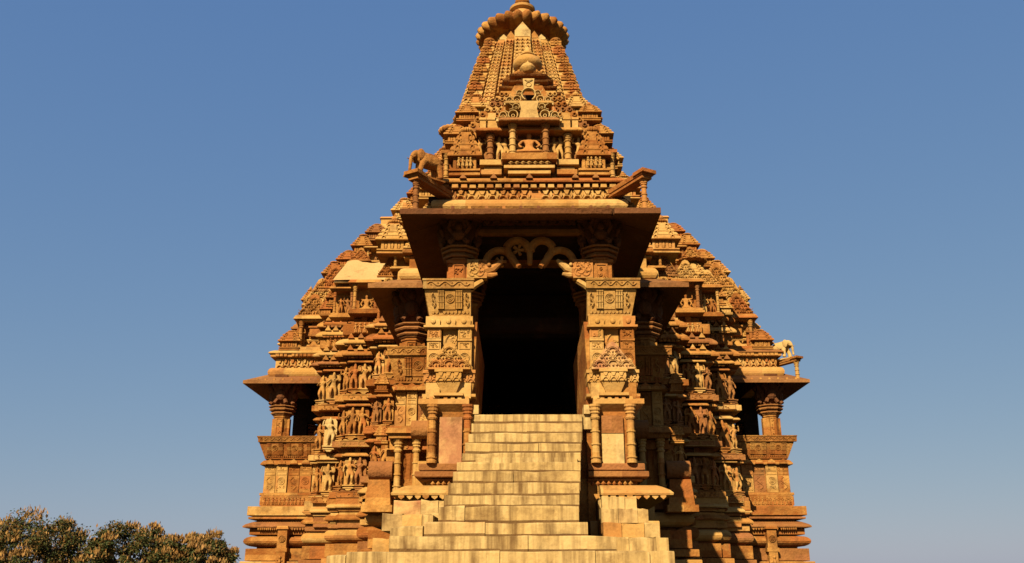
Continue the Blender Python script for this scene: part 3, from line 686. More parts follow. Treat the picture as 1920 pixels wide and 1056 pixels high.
# mandapa plinth front: little niche with hood, barrel stones and dentils (seen on both sides of the porch)
for s in (-1, 1):
    X = lambda a, b: (a, b) if s > 0 else (-b, -a)
    a, b = X(2.1, 3.05)
    m = MB(); m.box(a, b, 19.7, 20.4, 4.62, 4.72).box(a-.06, b+.06, 19.62, 20.4, 4.72, 4.84, .05, .05).box(a, b, 19.9, 20.4, 4.4, 4.6); m.at((0, 19.9, 0)); r_foliage(m, a+.02, a+.42, 4.42, 4.6, 8, rnd); put('niche_hood', m, BUFF)
    for x in (2.45, 2.85): colonnette(s*x, 19.85, 3.5, 1.12, .085, GOLD)
    m = MB(); m.box(*X(2.5, 2.8), 20.0, 20.1, 3.5, 4.6); m.at((0, 20.0, 0)); r_lozenge(m, *X(2.53, 2.78), 3.7, 4.5, 2, .05); put('niche_lattice', m, BUFF)
    m = MB(); m.tube([(s*2.0, 18.6, 4.62), (s*2.1, 18.6, 4.62), (s*2.36, 18.6, 4.62), (s*2.42, 18.6, 4.62)], .19, 14); put('barrel_stone', m, RED, smooth=True)
    m = MB(); m.box(*X(2.0, 2.32), 18.7, 19.3, 3.45, 4.0, .03, .03).box(*X(1.96, 2.42), 18.62, 19.3, 3.3, 3.5); m.at((0, 18.62, 0)); r_foliage(m, *X(1.98, 2.4), 3.32, 3.48, 7, rnd); put('base_block', m, GOLD)
    m = MB(); m.box(*X(1.9, 2.45), 18.4, 19.3, 2.75, 3.28); put('base_block', m, GOLD)
    m = MB(); m.tube([(s*2.95, 19.9, 3.95), (s*3.05, 19.9, 3.95), (s*3.4, 19.9, 3.95), (s*3.46, 19.9, 3.95)], .2, 14); put('barrel_stone', m, RED, smooth=True)
    m = MB(); m.box(*X(2.95, 3.5), 19.7, 20.4, 3.2, 3.74, .05, .05).box(*X(2.9, 3.56), 19.62, 20.4, 3.06, 3.2); put('base_block', m, BUFF)
    for x, z, w in ((3.3, 6.05, .3), (2.25, 5.2, .34), (3.25, 4.9, .3)):
        turret(s*x, 20.15, z-.35, w, .42, pot=False, tall=False)

# ---------------------------------------------------------------- statue walls between the balconies
def facet(s, xc, w, y, base, bands, cw, stat, top, seed):
    "wall facet: string courses, statues in bands, stacked eaves on top"
    X = lambda p: [(s*xc+(px if s > 0 else -px), py) for px, py in (p if s > 0 else list(reversed(p)))]
    pr = .18
    path = X([(-w/2, y+1.2), (-w/2, y+pr), (-cw/2, y+pr), (-cw/2, y), (cw/2, y), (cw/2, y+pr), (w/2, y+pr), (w/2, y+1.5)])
    put('wall', MB().sweep(path, [(-.2, base), (-.2, top)]), BUFF)
    for z0, z1 in bands:
        h = z1-z0
        course(path, slab(z0-.24, .18, .17), 'string_course'); course(path, slab(z0-.05, .04, .10), 'string_course'); course(path, kap(z1+.03, .12, .11), 'string_course')
        m = MB().at((0, y-.172, 0)); r_frame(m, s*xc-cw/2-.2, s*xc+cw/2+.2, z0-.235, z0-.065); r_foliage(m, s*xc-cw/2-.15, s*xc+cw/2+.15, z0-.22, z0-.08, 10, rnd); put('relief_band', m, anystone())['kind'] = 'stuff'
        for dx, big in stat:
            yy = y-.06 if abs(dx) < cw/2 else y+pr-.08
            statue(s*xc+s*dx, yy, z0+.02, h*(.98 if big else .9), rz=s*(.5 if dx > cw/2 else 0))
    # under the lowest band and over the highest
    b = bands[-1][0]
    course(path, kap(b-.52, .2, .22), 'string_course', GOLD); course(path, slab(b-.62, .08, .12), 'string_course'); course(path, slab(b-.95, .3, .10), 'string_course'); 
    z = bands[0][1]+.22; k = 0; t = top
    while z < t-.25:
        h = rnd.uniform(.2, .3)
        if k % 3 == 2:
            m = MB().at((0, y-.08, 0)); r_people(m, s*xc-cw/2, s*xc+cw/2, z+.02, z+h+.08, int(cw/.14), rnd); put('relief_band', m, anystone()); course(path, slab(z, h+.1, .07), 'wall_frieze'); z += h+.13
        else:
            course(path, kap(z, h, .26-.02*k), 'wall_eave')
            m = MB().at((0, y-.1, 0)); r_teeth(m, s*xc-w/2+.05, s*xc+w/2-.05, z-.06, z+.02, max(4, int(w/.12)), .08, False); put('dentil_row', m, anystone())['kind'] = 'stuff'; z += h+.1
            for dx in (-cw/2-.02, 0, cw/2+.02):
                mm = MB().at((s*xc+dx, y-.24+.02*k, z-h*.75)); mm.plate([(-.1, 0), (.1, 0), (0, .16)], -.02, .1); put('antefix', mm, anystone())
        k += 1
BD = [(7.05, 7.95), (5.68, 6.62), (4.22, 5.14)]
for s in (-1, 1):
    facet(s, 5.02, 1.12, 26.85, 0, BD, .56, [(-.14, 1), (.15, 1), (-.44, 0), (.45, 0)], 9.5, 1)
    facet(s, 3.9, 1.05, 25.35, 0, [(7.2, 8.05), (5.85, 6.6), (4.5, 5.35)], .5, [(0, 1), (.36, 0), (-.38, 0)], 9.0, 2)
    facet(s, 6.15, .95, 28.45, 0, [(7.05, 8.05), (5.5, 6.5), (4.2, 5.15)], .46, [(-.02, 1), (.36, 0)], 10.2, 3)
o = statue(-6.1, 28.15, 5.55, 1.0, 2, CREAM, label='pale cream replacement statue')

# ---------------------------------------------------------------- roofs
def pyramid(x0, x1, y0, y1, z0, z1, tx, ty, step, seed, bays=(), mat=None, turrets=None, name='roof_course', ends=True):
    "stepped roof of stacked eave courses with corner turrets and gables"
    q = random.Random(seed); n = int((z1-z0)/step)
    for i in range(n):
        f = i/n; z = z0+step*i; a = x0+tx*f; b = x1-tx*f; c = y0+ty*f; d = y1-ty*f*.5
        e = min(.5, (b-a)*.2); path = [(a, d), (a, c+.25), (a+e, c+.25), (a+e, c), (b-e, c), (b-e, c+.25), (b, c+.25), (b, d)]
        k = step
        pr = [(-.3, z), (.02, z), (.02, z+k*.34), (.14, z+k*.36), (.17, z+k*.5), (.12, z+k*.66), (.02, z+k*.74), (-.02, z+k*.78), (-.02, z+k), (-.3-tx/n-.15, z+k)]
        course(path, pr, name)
        m = MB().at((0, c-.02, 0)); nn = int((b-a-2*e)/.17)
        if i % 2: r_people(m, a+e, b-e, z+.0, z+k*.34, nn, q)
        else: r_teeth(m, a+e, b-e, z+k*.12, z+k*.34, nn, .07)
        put('relief_band', m, anystone())['kind'] = 'stuff'
    put('roof_top', MB().box(x0+tx, x1-tx, y0+ty, y1-ty*.5, z0, z1), BUFF)
def roofx(z): return 8.95-(z-9)*.555
for s in (-1, 1):
    f = (lambda p: p) if s > 0 else flip
    # transept: roll, arcaded frieze, slab
    path = f([(6.2, 30.95), (8.75, 30.95), (8.75, 36)])
    course(path, torus(8.42, .36, .2), 'roll_moulding', GOLD); course(path, slab(8.78, .36, .0), 'frieze', GOLD); course(path, slab(9.15, .1, .16), 'roof_course'); course(path, kap(9.27, .16, .22), 'roof_course')
    a, b = sorted((s*6.7, s*8.72)); pieces('frieze_arch', lambda m, w: r_arches(m, -w/2, w/2, 0, .3, 1, .06), 9, a, b, 30.94, 8.8, GOLD)
    stuffrow('dentil_row', lambda m: r_teeth(m, a, b+.05, 9.16, 9.25, 15, .06, False), (0, 30.78, 0), BUFF)
    # mandapa: roll over the second eave
    path = f([(1.9, 20.55), (2.85, 20.55), (2.85, 25.4)])
    course(path, torus(8.45, .34, .22), 'roll_moulding', GOLD); course(path, slab(8.8, .35, .0), 'frieze'); course(path, slab(9.16, .1, .16), 'roof_course')
pyramid(-8.65, 8.65, 31.3, 36, 9.4, 15.8, 3.5, 3.0, .32, 3)
pyramid(-5.4, 5.4, 34.2, 41, 15.6, 20.0, 3.6, 2.4, .34, 4)
pyramid(-2.85, 2.85, 20.9, 25.6, 9.2, 14.2, 1.9, 1.6, .34, 5)
pyramid(-6.2, 6.2, 28.4, 33, 9.2, 12.2, 1.4, 1.2, .32, 7)
pyramid(-5.1, 5.1, 26.9, 30, 9.5, 11.4, .9, .9, .32, 8)
def ry(z): return 31.3+3.0*(z-9.4)/6.4
for s in (-1, 1):
    # chunky corner turrets climbing the transept roof edge
    for i, (z, dx, w) in enumerate(((9.42, -.35, .72), (10.1, -.3, .62), (10.7, -.25, .55), (11.25, -.2, .6), (11.9, -.15, .55), (12.5, -.2, .6), (13.05, -.2, .5), (13.5, -.15, .62), (14.2, -.2, .6), (14.9, -.15, .7))):
        x = roofx(z)+dx
        if i % 2 == 0: turret(s*x, ry(z)+.15, z, w, w*.85, pot=i == 4, tall=i % 4 == 0)
        else:
            m = MB(); m.box(-.3, .3, -.3, .4, 0, .3).box(-.36, .36, -.38, .45, .3, .37).box(-.33, .33, -.34, .4, .37, .5, .08, .08).box(-.22, .22, -.22, .3, .5, .74).box(-.27, .27, -.28, .35, .74, .82, .05, .05)
            m.at((0, -.3, 0)); r_foliage(m, -.25, .25, .03, .28, 6, rnd); put('corner_block', m, anystone(), loc=(s*x, ry(z), z-.1))
        if i: 
            m = MB(); m.box(-.2, .2, -.25, .25, 0, .3).box(-.24, .24, -.3, .3, .3, .36).box(-.17, .17, -.2, .2, .36, .5, .04, .04); put('corner_block', m, anystone(), loc=(s*(x-.55), ry(z)-.22, z-.1))
            m = MB(); m.box(-.16, .16, -.2, .2, 0, .26).box(-.2, .2, -.24, .24, .26, .32); put('corner_block', m, anystone(), loc=(s*(x+.28), ry(z)-.1, z-.28))
    # transept niche with seated figure, small shrine beside it
    niche(s*7.55, 31.0, 9.55, .95, .95, 'sit', pm=BUFF)
    turret(s*8.3, 31.2, 9.42, .72, .75, pot=False, tall=False)
    statue(s*8.0, 31.1, 9.5, .8, back=True)
    statue(s*7.0, 31.1, 9.5, .8, back=True)
    pediment(s*7.45, 31.5, 11.3, 1.25, 1.0, GOLD)
    turret(s*6.75, 31.3, 10.55, .7, .8); turret(s*7.9, 31.75, 11.2, .5, .6)
    m = MB(); m.box(-.5, .5, -.3, .3, 0, .5, .04, .0); put('plain_block', m, GOLD, loc=(s*7.35, 31.75, 10.85))
    # main buttress top: niches with colonnettes and figures, gable above
    niche(s*4.98, 26.75, 9.66, .74, .78, 'sit', pm=GOLD, ped=s > 0)
    niche(s*5.75, 27.2, 9.66, .6, .74, 'stand', n=2, pm=GOLD, ped=s > 0)
    niche(s*4.25, 26.6, 9.3, .6, .72, 'stand', n=2, pm=GOLD)
    turret(s*6.2, 28.5, 10.2, .62, .7, pot=False); turret(s*6.5, 28.4, 9.9, .4, .5)
    if s > 0: pediment(5.5, 27.9, 11.0, 1.1, .8); pediment(4.4, 26.9, 10.7, .9, .7)
    pediment(s*6.35, 28.6, 11.0, 1.0, .8)
    for i in range(4):
        turret(s*(6.6-.42*i), 29.6+.3*i, 11.4+.62*i, .7, .7, pot=False, tall=i % 2 == 0)
        niche(s*(5.7-.42*i), 29.5+.35*i, 11.75+.62*i, .55, .42, 'stand', ped=i % 2 == 0)
    # wide flattened ribbed stone on a turret
    if s > 0: t = turret(5.35, 27.6, 10.6, .8, .75, pot=False); link('amalaka', AMA, t, (0, 0, TURH+.04), 0, (.62, .62, .2))
    # corner turret over the second balcony, with pot finial
    t = turret(s*3.3, 20.95, 9.22, .74, .82, mat=GOLD); turret(s*2.75, 20.85, 9.1, .5, .6, pot=False, tall=False)
    niche(s*3.0, 20.75, 8.92, .5, .36, 'stand', ped=True); pediment(s*3.35, 20.9, 8.75, .62, .5)
    m = MB(); m.tube([(s*2.6, 20.6, 8.55), (s*3.1, 20.6, 8.55)], .2, 14); put('barrel_stone', m, GOLD, smooth=True)
    for i, (x, y, z, w) in enumerate(((2.5, 21.5, 10.9, .7), (2.2, 21.9, 12.0, .62), (1.9, 22.3, 12.9, .7), (1.4, 22.6, 13.8, .8))):
        turret(s*x, y, z, w, w*.9, mat=GOLD)
    for i in range(5):
        turret(s*(4.9-.55*i), 34.3+.4*i, 15.6+.9*i, .9, .9, pot=i % 2 == 1)
# plastered repair patch on the left roof slope
m = MB(); v = []; q = random.Random(2); nx, nz = 9, 5
for b in range(nz+1):
    for a in range(nx+1):
        u, t = a/nx, b/nz; v.append((-6.05+.28*t+(1.85-.4*t)*u, 26.86+.75*t+.03*sin(5*u)*sin(3*t)+q.uniform(-.012, .012), 10.66+.86*t+(.05*sin(9*u)+q.uniform(-.03, .03) if b == nz else 0)))
m.add(v, [(b*(nx+1)+a, b*(nx+1)+a+1, (b+1)*(nx+1)+a+1, (b+1)*(nx+1)+a) for b in range(nz) for a in range(nx)])
m.hexa([(-6.03, 26.92, 10.6), (-4.22, 26.92, 10.6), (-4.22, 29, 10.6), (-6.03, 29, 10.6), (-5.76, 27.66, 11.5), (-4.34, 27.66, 11.5), (-4.4, 29, 11.5), (-5.7, 29, 11.5)])
put('plaster_patch', m, PLASTER, smooth=True, label='smooth pale plaster repair patch')

# ---------------------------------------------------------------- porch roof
def porch_roof():
    P = rect(-1.72, 1.72, 16.42, 20.2)
    put('porch_roof_wall', MB().box(-1.72, 1.72, 16.5, 20.4, 8.76, 9.6), BUFF)
    course(P, torus(8.5, .26, .2), 'roll_moulding', GOLD)
    course(rect(-1.7, 1.7, 16.4, 20.2), slab(8.76, .22, .0), 'frieze', GOLD)
    pieces('frieze_arch', lambda m, w: r_arches(m, -w/2, w/2, 0, .19, 1, .06), 16, -1.66, 1.66, 16.4, 8.78, GOLD)
    course(P, slab(9.0, .07, .06), 'roof_course', RED); pieces('dentil', lambda m, w: m.box(-w*.38, w*.38, -.05, .01, 0, .07, .008, .0), 20, -1.72, 1.72, 16.34, 9.0, GOLD)
    course(P, kap(9.1, .16, .17), 'roof_course', BUFF)
    m = MB().at((0, 16.22, 0))
    for x in (-1.3, -.7, 0, .9, 1.3): m.plate([(x-.07, 9.16), (x+.07, 9.16), (x, 9.26)], -.03, .06)
    put('antefix_row', m, RED)
    # body behind the front composition
    pyramid(-1.62, 1.62, 16.75, 20.2, 9.25, 12.5, 1.3, 1.1, .2, 9)
    # stepped central bench
    for x0, x1, y, z0, z1 in ((-.42, .42, 16.25, 9.28, 9.36), (-.5, .5, 16.2, 9.38, 9.44), (-.44, .44, 16.24, 9.46, 9.52), (-.54, .54, 16.14, 9.54, 9.68), (-.95, -.55, 16.32, 9.3, 9.4), (.55, .95, 16.32, 9.3, 9.4), (-.9, -.55, 16.36, 9.42, 9.47), (.55, .9, 16.36, 9.42, 9.47), (-.98, -.56, 16.28, 9.49, 9.6), (.56, .98, 16.28, 9.49, 9.6)):
        put('bench_moulding', MB().box(x0, x1, y, 16.9, z0, z1), rnd.choice((GOLD, BUFF)))
    stuffrow('dentil_row', lambda m: r_lozenge(m, -.42, .42, 9.44, 9.54, 7, .05), (0, 16.2, 0), GOLD)
    m = MB(); m.box(-1.0, 1.0, 16.62, 16.8, 9.6, 10.45); put('niche_back', m, RED)
    for x, h, y, mt in ((-.33, .66, 16.25, GOLD), (.33, .66, 16.25, RED), (-.78, .6, 16.42, RED), (.78, .6, 16.42, GOLD)):
        colonnette(x, y, 9.68 if h > .63 else 9.6, h, .075, mt)
    o = link('statue', SEAT, TEMPLE, (0, 16.42, 9.74), 0, (.86, .8, .66), 'seated many-armed deity in central niche', GOLD)
    link('pedestal', PED, o, (0, 0, -.13), 0, (1.6, 1.2, 1.1), mat=GOLD)
    for x, h in ((-.6, .6), (-.48, .56), (.5, .58), (.63, .6), (-1.0, .58), (1.0, .58), (-.2, .5), (.2, .5)):
        statue(x, 16.5, 9.62, h, mat=GOLD, back=False, ped=False)
    # hood over the niche
    course(rect(-.52, .52, 16.12, 16.9), kap(10.34, .11, .08), 'niche_hood', RED); course(rect(-1.0, 1.0, 16.3, 16.9), kap(10.22, .1, .06), 'niche_hood', BUFF)
    for s in (-1, 1):
        for x, z, w in ((.75, 10.31, .16), (.6, 10.31, .14), (.93, 10.31, .12)):
            put('hood_block', MB().box(s*x-w/2, s*x+w/2, 16.34, 16.7, z, z+.26+.1*(w > .15)).box(s*x-w*.6, s*x+w*.6, 16.32, 16.7, z+.2, z+.24), GOLD)
        # side shrines
        turret(s*1.28, 16.62, 9.28, .62, .98, pot=False, mat=BUFF); m = MB().at((0, 16.3, 0)); r_people(m, s*1.28-.16, s*1.28+.16, 9.46, 9.66, 4, rnd); put('relief_band', m, GOLD)
        colonnette(s*1.66, 16.45, 9.28, .52, .05, GOLD); put('hood_block', MB().box(*sorted((s*1.55, s*1.76)), 16.38, 16.8, 9.8, 9.87), BUFF)
        # stepped stacks beside the gables
        for i in range(9):
            w = .62-.04*i; x = s*(1.15-.085*i); z = 10.3+.155*i; y = 16.7+.06*i
            m = MB(); m.box(x-w/2, x+w/2, y, y+.6, z, z+.06).box(x-w*.42, x+w*.42, y+.05, y+.6, z+.06, z+.155); m.at((0, y-.01, 0))
            for k in range(3): m.ring(x-w*.33+w*.33*k, z+.03, .025, .055, 0, 360, -.035, .01, 7)
            put('stepped_stack', m, anystone())
        for x, y, z, w in ((1.5, 17.2, 10.3, .5), (1.3, 17.3, 10.9, .45), (1.62, 17.6, 9.9, .5)): turret(s*x, y, z, w, w, pot=False, tall=False, mat=BUFF)
        # side roof turrets with pot finials (on the hall behind)
        t = link('roof_disc', AMA, TEMPLE, (s*1.36, 18.7, 11.72), 0, (.36, .36, .26), mat=BUFF); link('finial', KAL, t, (0, 0, .45), 0, (.42, .42, .58), mat=CREAM)
    link('roof_disc', AMA, TEMPLE, (-1.72, 18.4, 11.25), 0, (.3, .3, .3), mat=BUFF)
    # openwork gables, two tiers
    def gable(z, w, h, y, gap):
        m = MB()
        for s in (-1, 1):
            m.at((s*0, y, z), (s, 0, 0))
            for cx, cz, r in ((gap+.16, .12, .12), (gap+.36, .1, .09), (gap+.10, .34, .085)):
                cx *= w; cz *= h/.5; r *= w
                m.ring(cx, cz, r*.62, r*.95, -40, 230, -.08, .02, 12); m.ring(cx, cz-r*.2, r*.15, r*.4, 0, 360, -.07, .02, 8)
                m.tube([(cx+r*.8, -.04, cz+r*.5), (cx+r*1.5, -.05, cz+r*.9), (cx+r*1.4, -.04, cz+r*1.5)], r*.13, 5, r*.05)
                m.tube([(cx+r*.8, -.04, cz-r*.3), (cx+r*1.6, -.05, cz-r*.6)], r*.12, 5)
            m.box(0, w*(gap+.5), -.06, .02, -.05, 0)
        return m
    m = gable(10.47, 1.0, .4, 16.28, .16); m.at((0, 16.2, 10.47)); m.plate([(-.2, 0), (.2, 0), (.16, .2), (.2, .38), (-.2, .38), (-.16, .2)], -.03, .1); put('openwork_gable', m, CREAM)
    course(rect(-.42, .42, 16.5, 17), slab(10.95, .06, .06), 'gable_sill', GOLD); put('gable_boss', MB().box(-.09, .09, 16.36, 16.6, 10.84, 10.97, .02, .02), RED)
    m = gable(11.03, .8, .34, 16.62, .14); m.at((0, 16.6, 11.03)); m.ring(0, .2, .12, .17, -60, 240, -.06, .02, 14); m.plate([(-.1, .34), (.1, .34), (.12, .58), (-.12, .58)], -.02, .1); m.ring(0, .44, .04, .07, 0, 360, -.04, .02, 9); m.tube([(-.08, -.03, .55), (0, -.04, .51), (.08, -.03, .55)], .018, 5)
    put('openwork_gable', m, CREAM); put('gable_recess', MB().box(-.13, .13, 16.8, 16.85, 11.03, 11.35), SHADE_DARK)
    put('gable_back', MB().hexa([(-.75, 16.75, 10.6), (.75, 16.75, 10.6), (.75, 17.2, 10.6), (-.75, 17.2, 10.6), (-.3, 17.1, 11.75), (.3, 17.1, 11.75), (.3, 17.5, 11.75), (-.3, 17.5, 11.75)]), BUFF)
    # crowning disc, ribbed stone and pot
    m = MB(); m.lathe([(.4, -.2), (.5, 0), (.58, .05), (.6, .09), (.5, .16), (.3, .22), (.26, .3)], 0, 18.4, 12.45, 24); put('crown_disc', m, BUFF, smooth=True)
    t = link('amalaka', AMA, TEMPLE, (0, 18.4, 12.66), 0, (.34, .34, .3), mat=BUFF)
    link('finial', KAL, t, (0, 0, .5), 0, (1.0, 1.0, 1.15), mat=GOLD)
    m = MB(); m.lathe([(.1, 0), (.17, .06), (.19, .14), (.13, .24), (.04, .3), (.01, .36)], 0, 17.9, 12.5, 16); put('small_finial', m, GOLD, smooth=True)
porch_roof()
# slabs jutting from the porch roof corners, each on a turned post
def juts(x, y, z, s, L, post, name='corner_slab'):
    m = MB(); d = Vector((s*.5, -.866, 0)); n = Vector((.866*s, .5, 0))
    m.at((x, y, z), d, n, (0, 0, 1)); m.box(-.25, L, -.13, .13, 0, .09).box(-.25, L*.98, -.11, .11, -.06, 0).box(L-.25, L+.06, -.16, .16, .03, .1)
    put(name, m, BUFF); e = Vector((x, y, z))+d*(L-.13)
    colonnette(e.x, e.y, post, z-.06-post, .062 if L < 1.09 else .08, RED if s < 0 else GOLD); return e
e1 = juts(-1.66, 16.4, 8.87, -1, 1.08, 8.17); juts(1.66, 16.4, 8.87, 1, 1.08, 8.17)
turret(-1.98, 16.5, 8.3, .36, .36, pot=False, mat=GOLD); turret(1.98, 16.5, 8.3, .36, .36, pot=False, mat=BUFF)
e2 = juts(8.7, 31.6, 8.95, 1, 1.35, 8.22)

# ---------------------------------------------------------------- spire
SC = (0, 43.6)
def shw(z):
    "half width of the spire at height z"
    f = max(0, min(1, (z-14)/(29.2-14))); return 4.5-.9*f-1.65*f**2.4
def spire():
    z0, z1, n = 13.5, 29.0, 62
    rib = [(0, .19, 1.18), (.19, .235, 1.0), (.235, .43, 1.11), (.43, .475, .93), (.475, .65, 1.03), (.65, .695, .86), (.695, 1.0, .95)]
    def plan(hw, k=1.0):
        q = []
        front = []
        for a, b, d in rib: front += [(a, d), (b, d)]
        pts = [(-b*hw, -d*hw) for b, d in reversed(front)]+[(b*hw, -d*hw) for b, d in front]
        pts = [(x, y) for x, y in pts]
        out = []
        for r in range(4):
            for x, y in pts:
                for _ in range(r): x, y = -y, x
                out.append((x, y))
        return out
    vs = []; zs = []
    for i in range(n+1):
        z = z0+(z1-z0)*i/n
        for e, dz in ((0, 0), (.035, .04), (.035, .13), (0, .17)): zs.append((z+dz, e))
    zs = [t for t in zs if t[0] < z1+.05]
    m = MB(); np_ = len(plan(1))
    for z, e in zs: m.v += [(SC[0]+x*.985, SC[1]+y*.985, z) for x, y in plan(shw(z)+e)]
    for k in range(len(zs)-1):
        for j in range(np_): m.f.append((k*np_+j, k*np_+(j+1) % np_, (k+1)*np_+(j+1) % np_, (k+1)*np_+j))
    m.f.append(tuple((len(zs)-1)*np_+j for j in range(np_)))
    sp = put('spire', m, GOLD)
    # carved lattice of little horseshoe arches up each rib
    for a, b, d in rib:
        if b-a < .1: continue
        for s in ((-1, 1) if a > 0 else (1,)):
            m = MB(); z = 20.0; r = 0
            while z < 28.8:
                hw = shw(z); y = SC[1]-hw*d*.985-.05; x0, x1 = (a*hw*.985, b*hw*.985) if a > 0 else (-b*hw*.985, b*hw*.985)
                if s < 0: x0, x1 = -x1, -x0
                cnt = 3 if a == 0 else 2
                w = (x1-x0)/cnt
                if a < .69:
                    for c in range(cnt):
                        cx = x0+w*(c+.5)
                        m.ring(cx, z, w*.18, w*.40, -30, 210, y-.025, y+.08, 8); m.box(cx-w*.5, cx+w*.5, y-.015, y+.08, z-w*.42, z-w*.3)
                        m.plate([(cx-w*.12, z+w*.38), (cx+w*.12, z+w*.38), (cx, z+w*.6)], y-.02, y+.08)
                    z += w*.98
                else:
                    # corner: three plain courses then a cushion-shaped ribbed stone
                    h = .62; xc = (x0+x1)/2; hw2 = (x1-x0)/2
                    for t in range(2): m.box(xc-hw2*.9, xc+hw2*.9, y-.05, y+.5, z+.15*t, z+.15*t+.11); m.ring(xc, z+.15*t+.06, .06, .13, 0, 360, y-.1, y, 8)
                    m.lathe([(hw2*.7, z+.33), (hw2*.93, z+.40), (hw2*.94, z+.47), (hw2*.7, z+.54)], xc, y+hw2*.86, 0, 16)
                    z += h
            ob = put('spire_rib', m, {.235: BUFF, .475: GOLD}.get(a, BUFF) if a else GOLD, sp); ob['kind'] = 'stuff'
    # pointed tops of the ribs rise over the shoulder
    for x, w, h, mt in ((0, .42, 1.0, CREAM), (-.62, .2, .55, BUFF), (.62, .2, .55, BUFF), (-1.0, .22, .42, CREAM), (1.0, .22, .42, CREAM)):
        yy = SC[1]-shw(29)*1.08+abs(x)*.3
        put('rib_tip', MB().plate([(x-w, 28.6), (x+w, 28.6), (x+w, 29.0+h*.45), (x, 29.0+h), (x-w, 29.0+h*.45)], yy-.1, yy+.3), mt, sp)
    put('neck', MB().lathe([(1.75, 28.9), (1.6, 29.4), (1.6, 30.2)], *SC, 0, 28), BUFF, sp)
    link('amalaka', amalaka(2.5, .85, 28, 224), sp, (SC[0], SC[1], 30.0), 0, 1, mat=BUFF)
    put('upper_disc', MB().lathe([(1.6, 30.7), (1.5, 30.95), (1.0, 31.5), (.5, 32.1), (.7, 32.2), (.72, 32.34), (.4, 32.44)], *SC, 0, 28), GOLD, sp, smooth=True)
    link('finial', KAL, sp, (SC[0], SC[1], 32.42), 0, (.42, .42, .5), mat=BUFF)
    # smaller spires clinging to the flanks
    for s in (-1, 1):
        for x, y, zb, zt, w in ((3.0, 42.2, 13, 23.4, 1.0), (2.5, 40.4, 13, 21.3, 1.1), (4.0, 44, 13, 20.5, 1.0)):
            m = MB(); k = 40; pts = []
            for i in range(k):
                f = i/k; z = zb+(zt-zb)*f; ww = w*(1-.55*f**2.2)
                m.box(s*x-ww, s*x+ww, y-ww, y+ww, z, z+(zt-zb)/k*.55); m.box(s*x-ww*.93, s*x+ww*.93, y-ww*.93, y+ww*.93, z+(zt-zb)/k*.55, z+(zt-zb)/k)
                for dx in (-.5, 0, .5): m.box(s*x+dx*ww-.12*ww, s*x+dx*ww+.12*ww, y-ww*1.1, y, z, z+(zt-zb)/k*.8)
            o = put('half_spire', m, BUFF, sp); link('half_spire_crown', AMA, sp, (s*x, y, zt), 0, (.62, .62, .5))
spire()

# ---------------------------------------------------------------- staircase
ST = thing('stone_staircase', 'broad flight of worn golden stone steps climbing to the dark temple doorway', 'staircase', (0, 0, 0))
STEP_SHADE = stone('step_foot_shadow', (.10, .055, .02), (.16, .09, .03), (.12, .06, .02))  # colour of the shadow line painted along each riser foot
def block(x0, x1, y0, y1, z0, z1, name, mat, parent, q, rough=.012, shade_top=0):
    "dressed stone with softly broken arrises"
    m = MB(); n = max(2, int((x1-x0)/.3)); b = .014; vs = []
    prof = [(y1, z0), (y0, z0), (y0, z1-b), (y0+b, z1), (y1, z1)]
    for i in range(n+1):
        x = x0+(x1-x0)*i/n
        e = [(0, 0), (q.uniform(-1, 1)*rough*.2, 0), (q.uniform(-1, 1)*rough*.2, q.uniform(-1, .3)*rough), (q.uniform(0, 1.2)*rough, q.uniform(-1, .2)*rough), (0, 0)]
        xx = x+(q.uniform(-.3, .3)*rough if 0 < i < n else 0)
        vs += [(xx, p[0]+d[0], p[1]+d[1]) for p, d in zip(prof, e)]
    fs = [(i*5+k, i*5+5+k, i*5+6+k, i*5+k+1) for i in range(n) for k in range(4)]+[(0, 1, 2, 3, 4), tuple(n*5+k for k in (4, 3, 2, 1, 0))]
    m.add(vs, fs)
    if not shade_top: return put(name, m, mat, parent)
    for i in range(n): m.add([(x0+(x1-x0)*(i+t)/n, y0-.006, z) for t in (0, 1) for z in (z0, shade_top+q.uniform(-.006, .008))], [(0, 2, 3, 1)])  # thin dark strip low on the riser, a painted shadow line
    me = m.mesh(name, mat); me.materials.append(STEP_SHADE)
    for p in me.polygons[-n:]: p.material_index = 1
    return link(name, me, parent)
q = random.Random(4)
TOPS = [4.46, 4.25, 4.02, 3.79, 3.59, 3.40, 3.21, 3.01, 2.80, 2.62, 2.39, 2.20, 2.00, 1.80, 1.6, 1.4, 1.2, 1.0, .8, .6, .4, .2]
LX = [-1.0, -1.03, -1.06, -1.09, -1.11, -1.17, -1.2, -1.24, -1.27, -1.31, -1.46, -1.86, -2.33, -2.65, -2.9, -3.1, -3.2, -3.3, -3.4, -3.5, -3.5, -3.5]
RX = [.9, .87, .83, .79, .76, .73, .7, .66, .63, .60, .69, 1.02, 1.36, 1.72, 1.9, 2.1, 2.2, 2.3, 2.4, 2.5, 2.5, 2.5]
JO = {9: [-.95], 10: [-.66, ], 11: [-.1], 12: [-.45, .72], 13: [-.9, .1, .9], 3: [.1], 6: [-.3]}
for i, z in enumerate(TOPS):
    y = 15.9-.36*i; xs = [LX[i]]+JO.get(i, [q.uniform(-.5, .4)] if i > 13 else [])+[RX[i]]
    zb = (TOPS[i+1] if i+1 < len(TOPS) else 0)-.1
    for k in range(len(xs)-1):
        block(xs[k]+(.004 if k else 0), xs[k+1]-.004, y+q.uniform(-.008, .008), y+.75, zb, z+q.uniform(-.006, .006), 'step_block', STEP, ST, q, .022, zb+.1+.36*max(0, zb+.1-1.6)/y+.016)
put('stair_core', MB().box(-.95, .55, 12.9, 16, 0, 2.55).box(-.9, .7, 14.4, 16, 2.5, 3.5), STEP, ST)
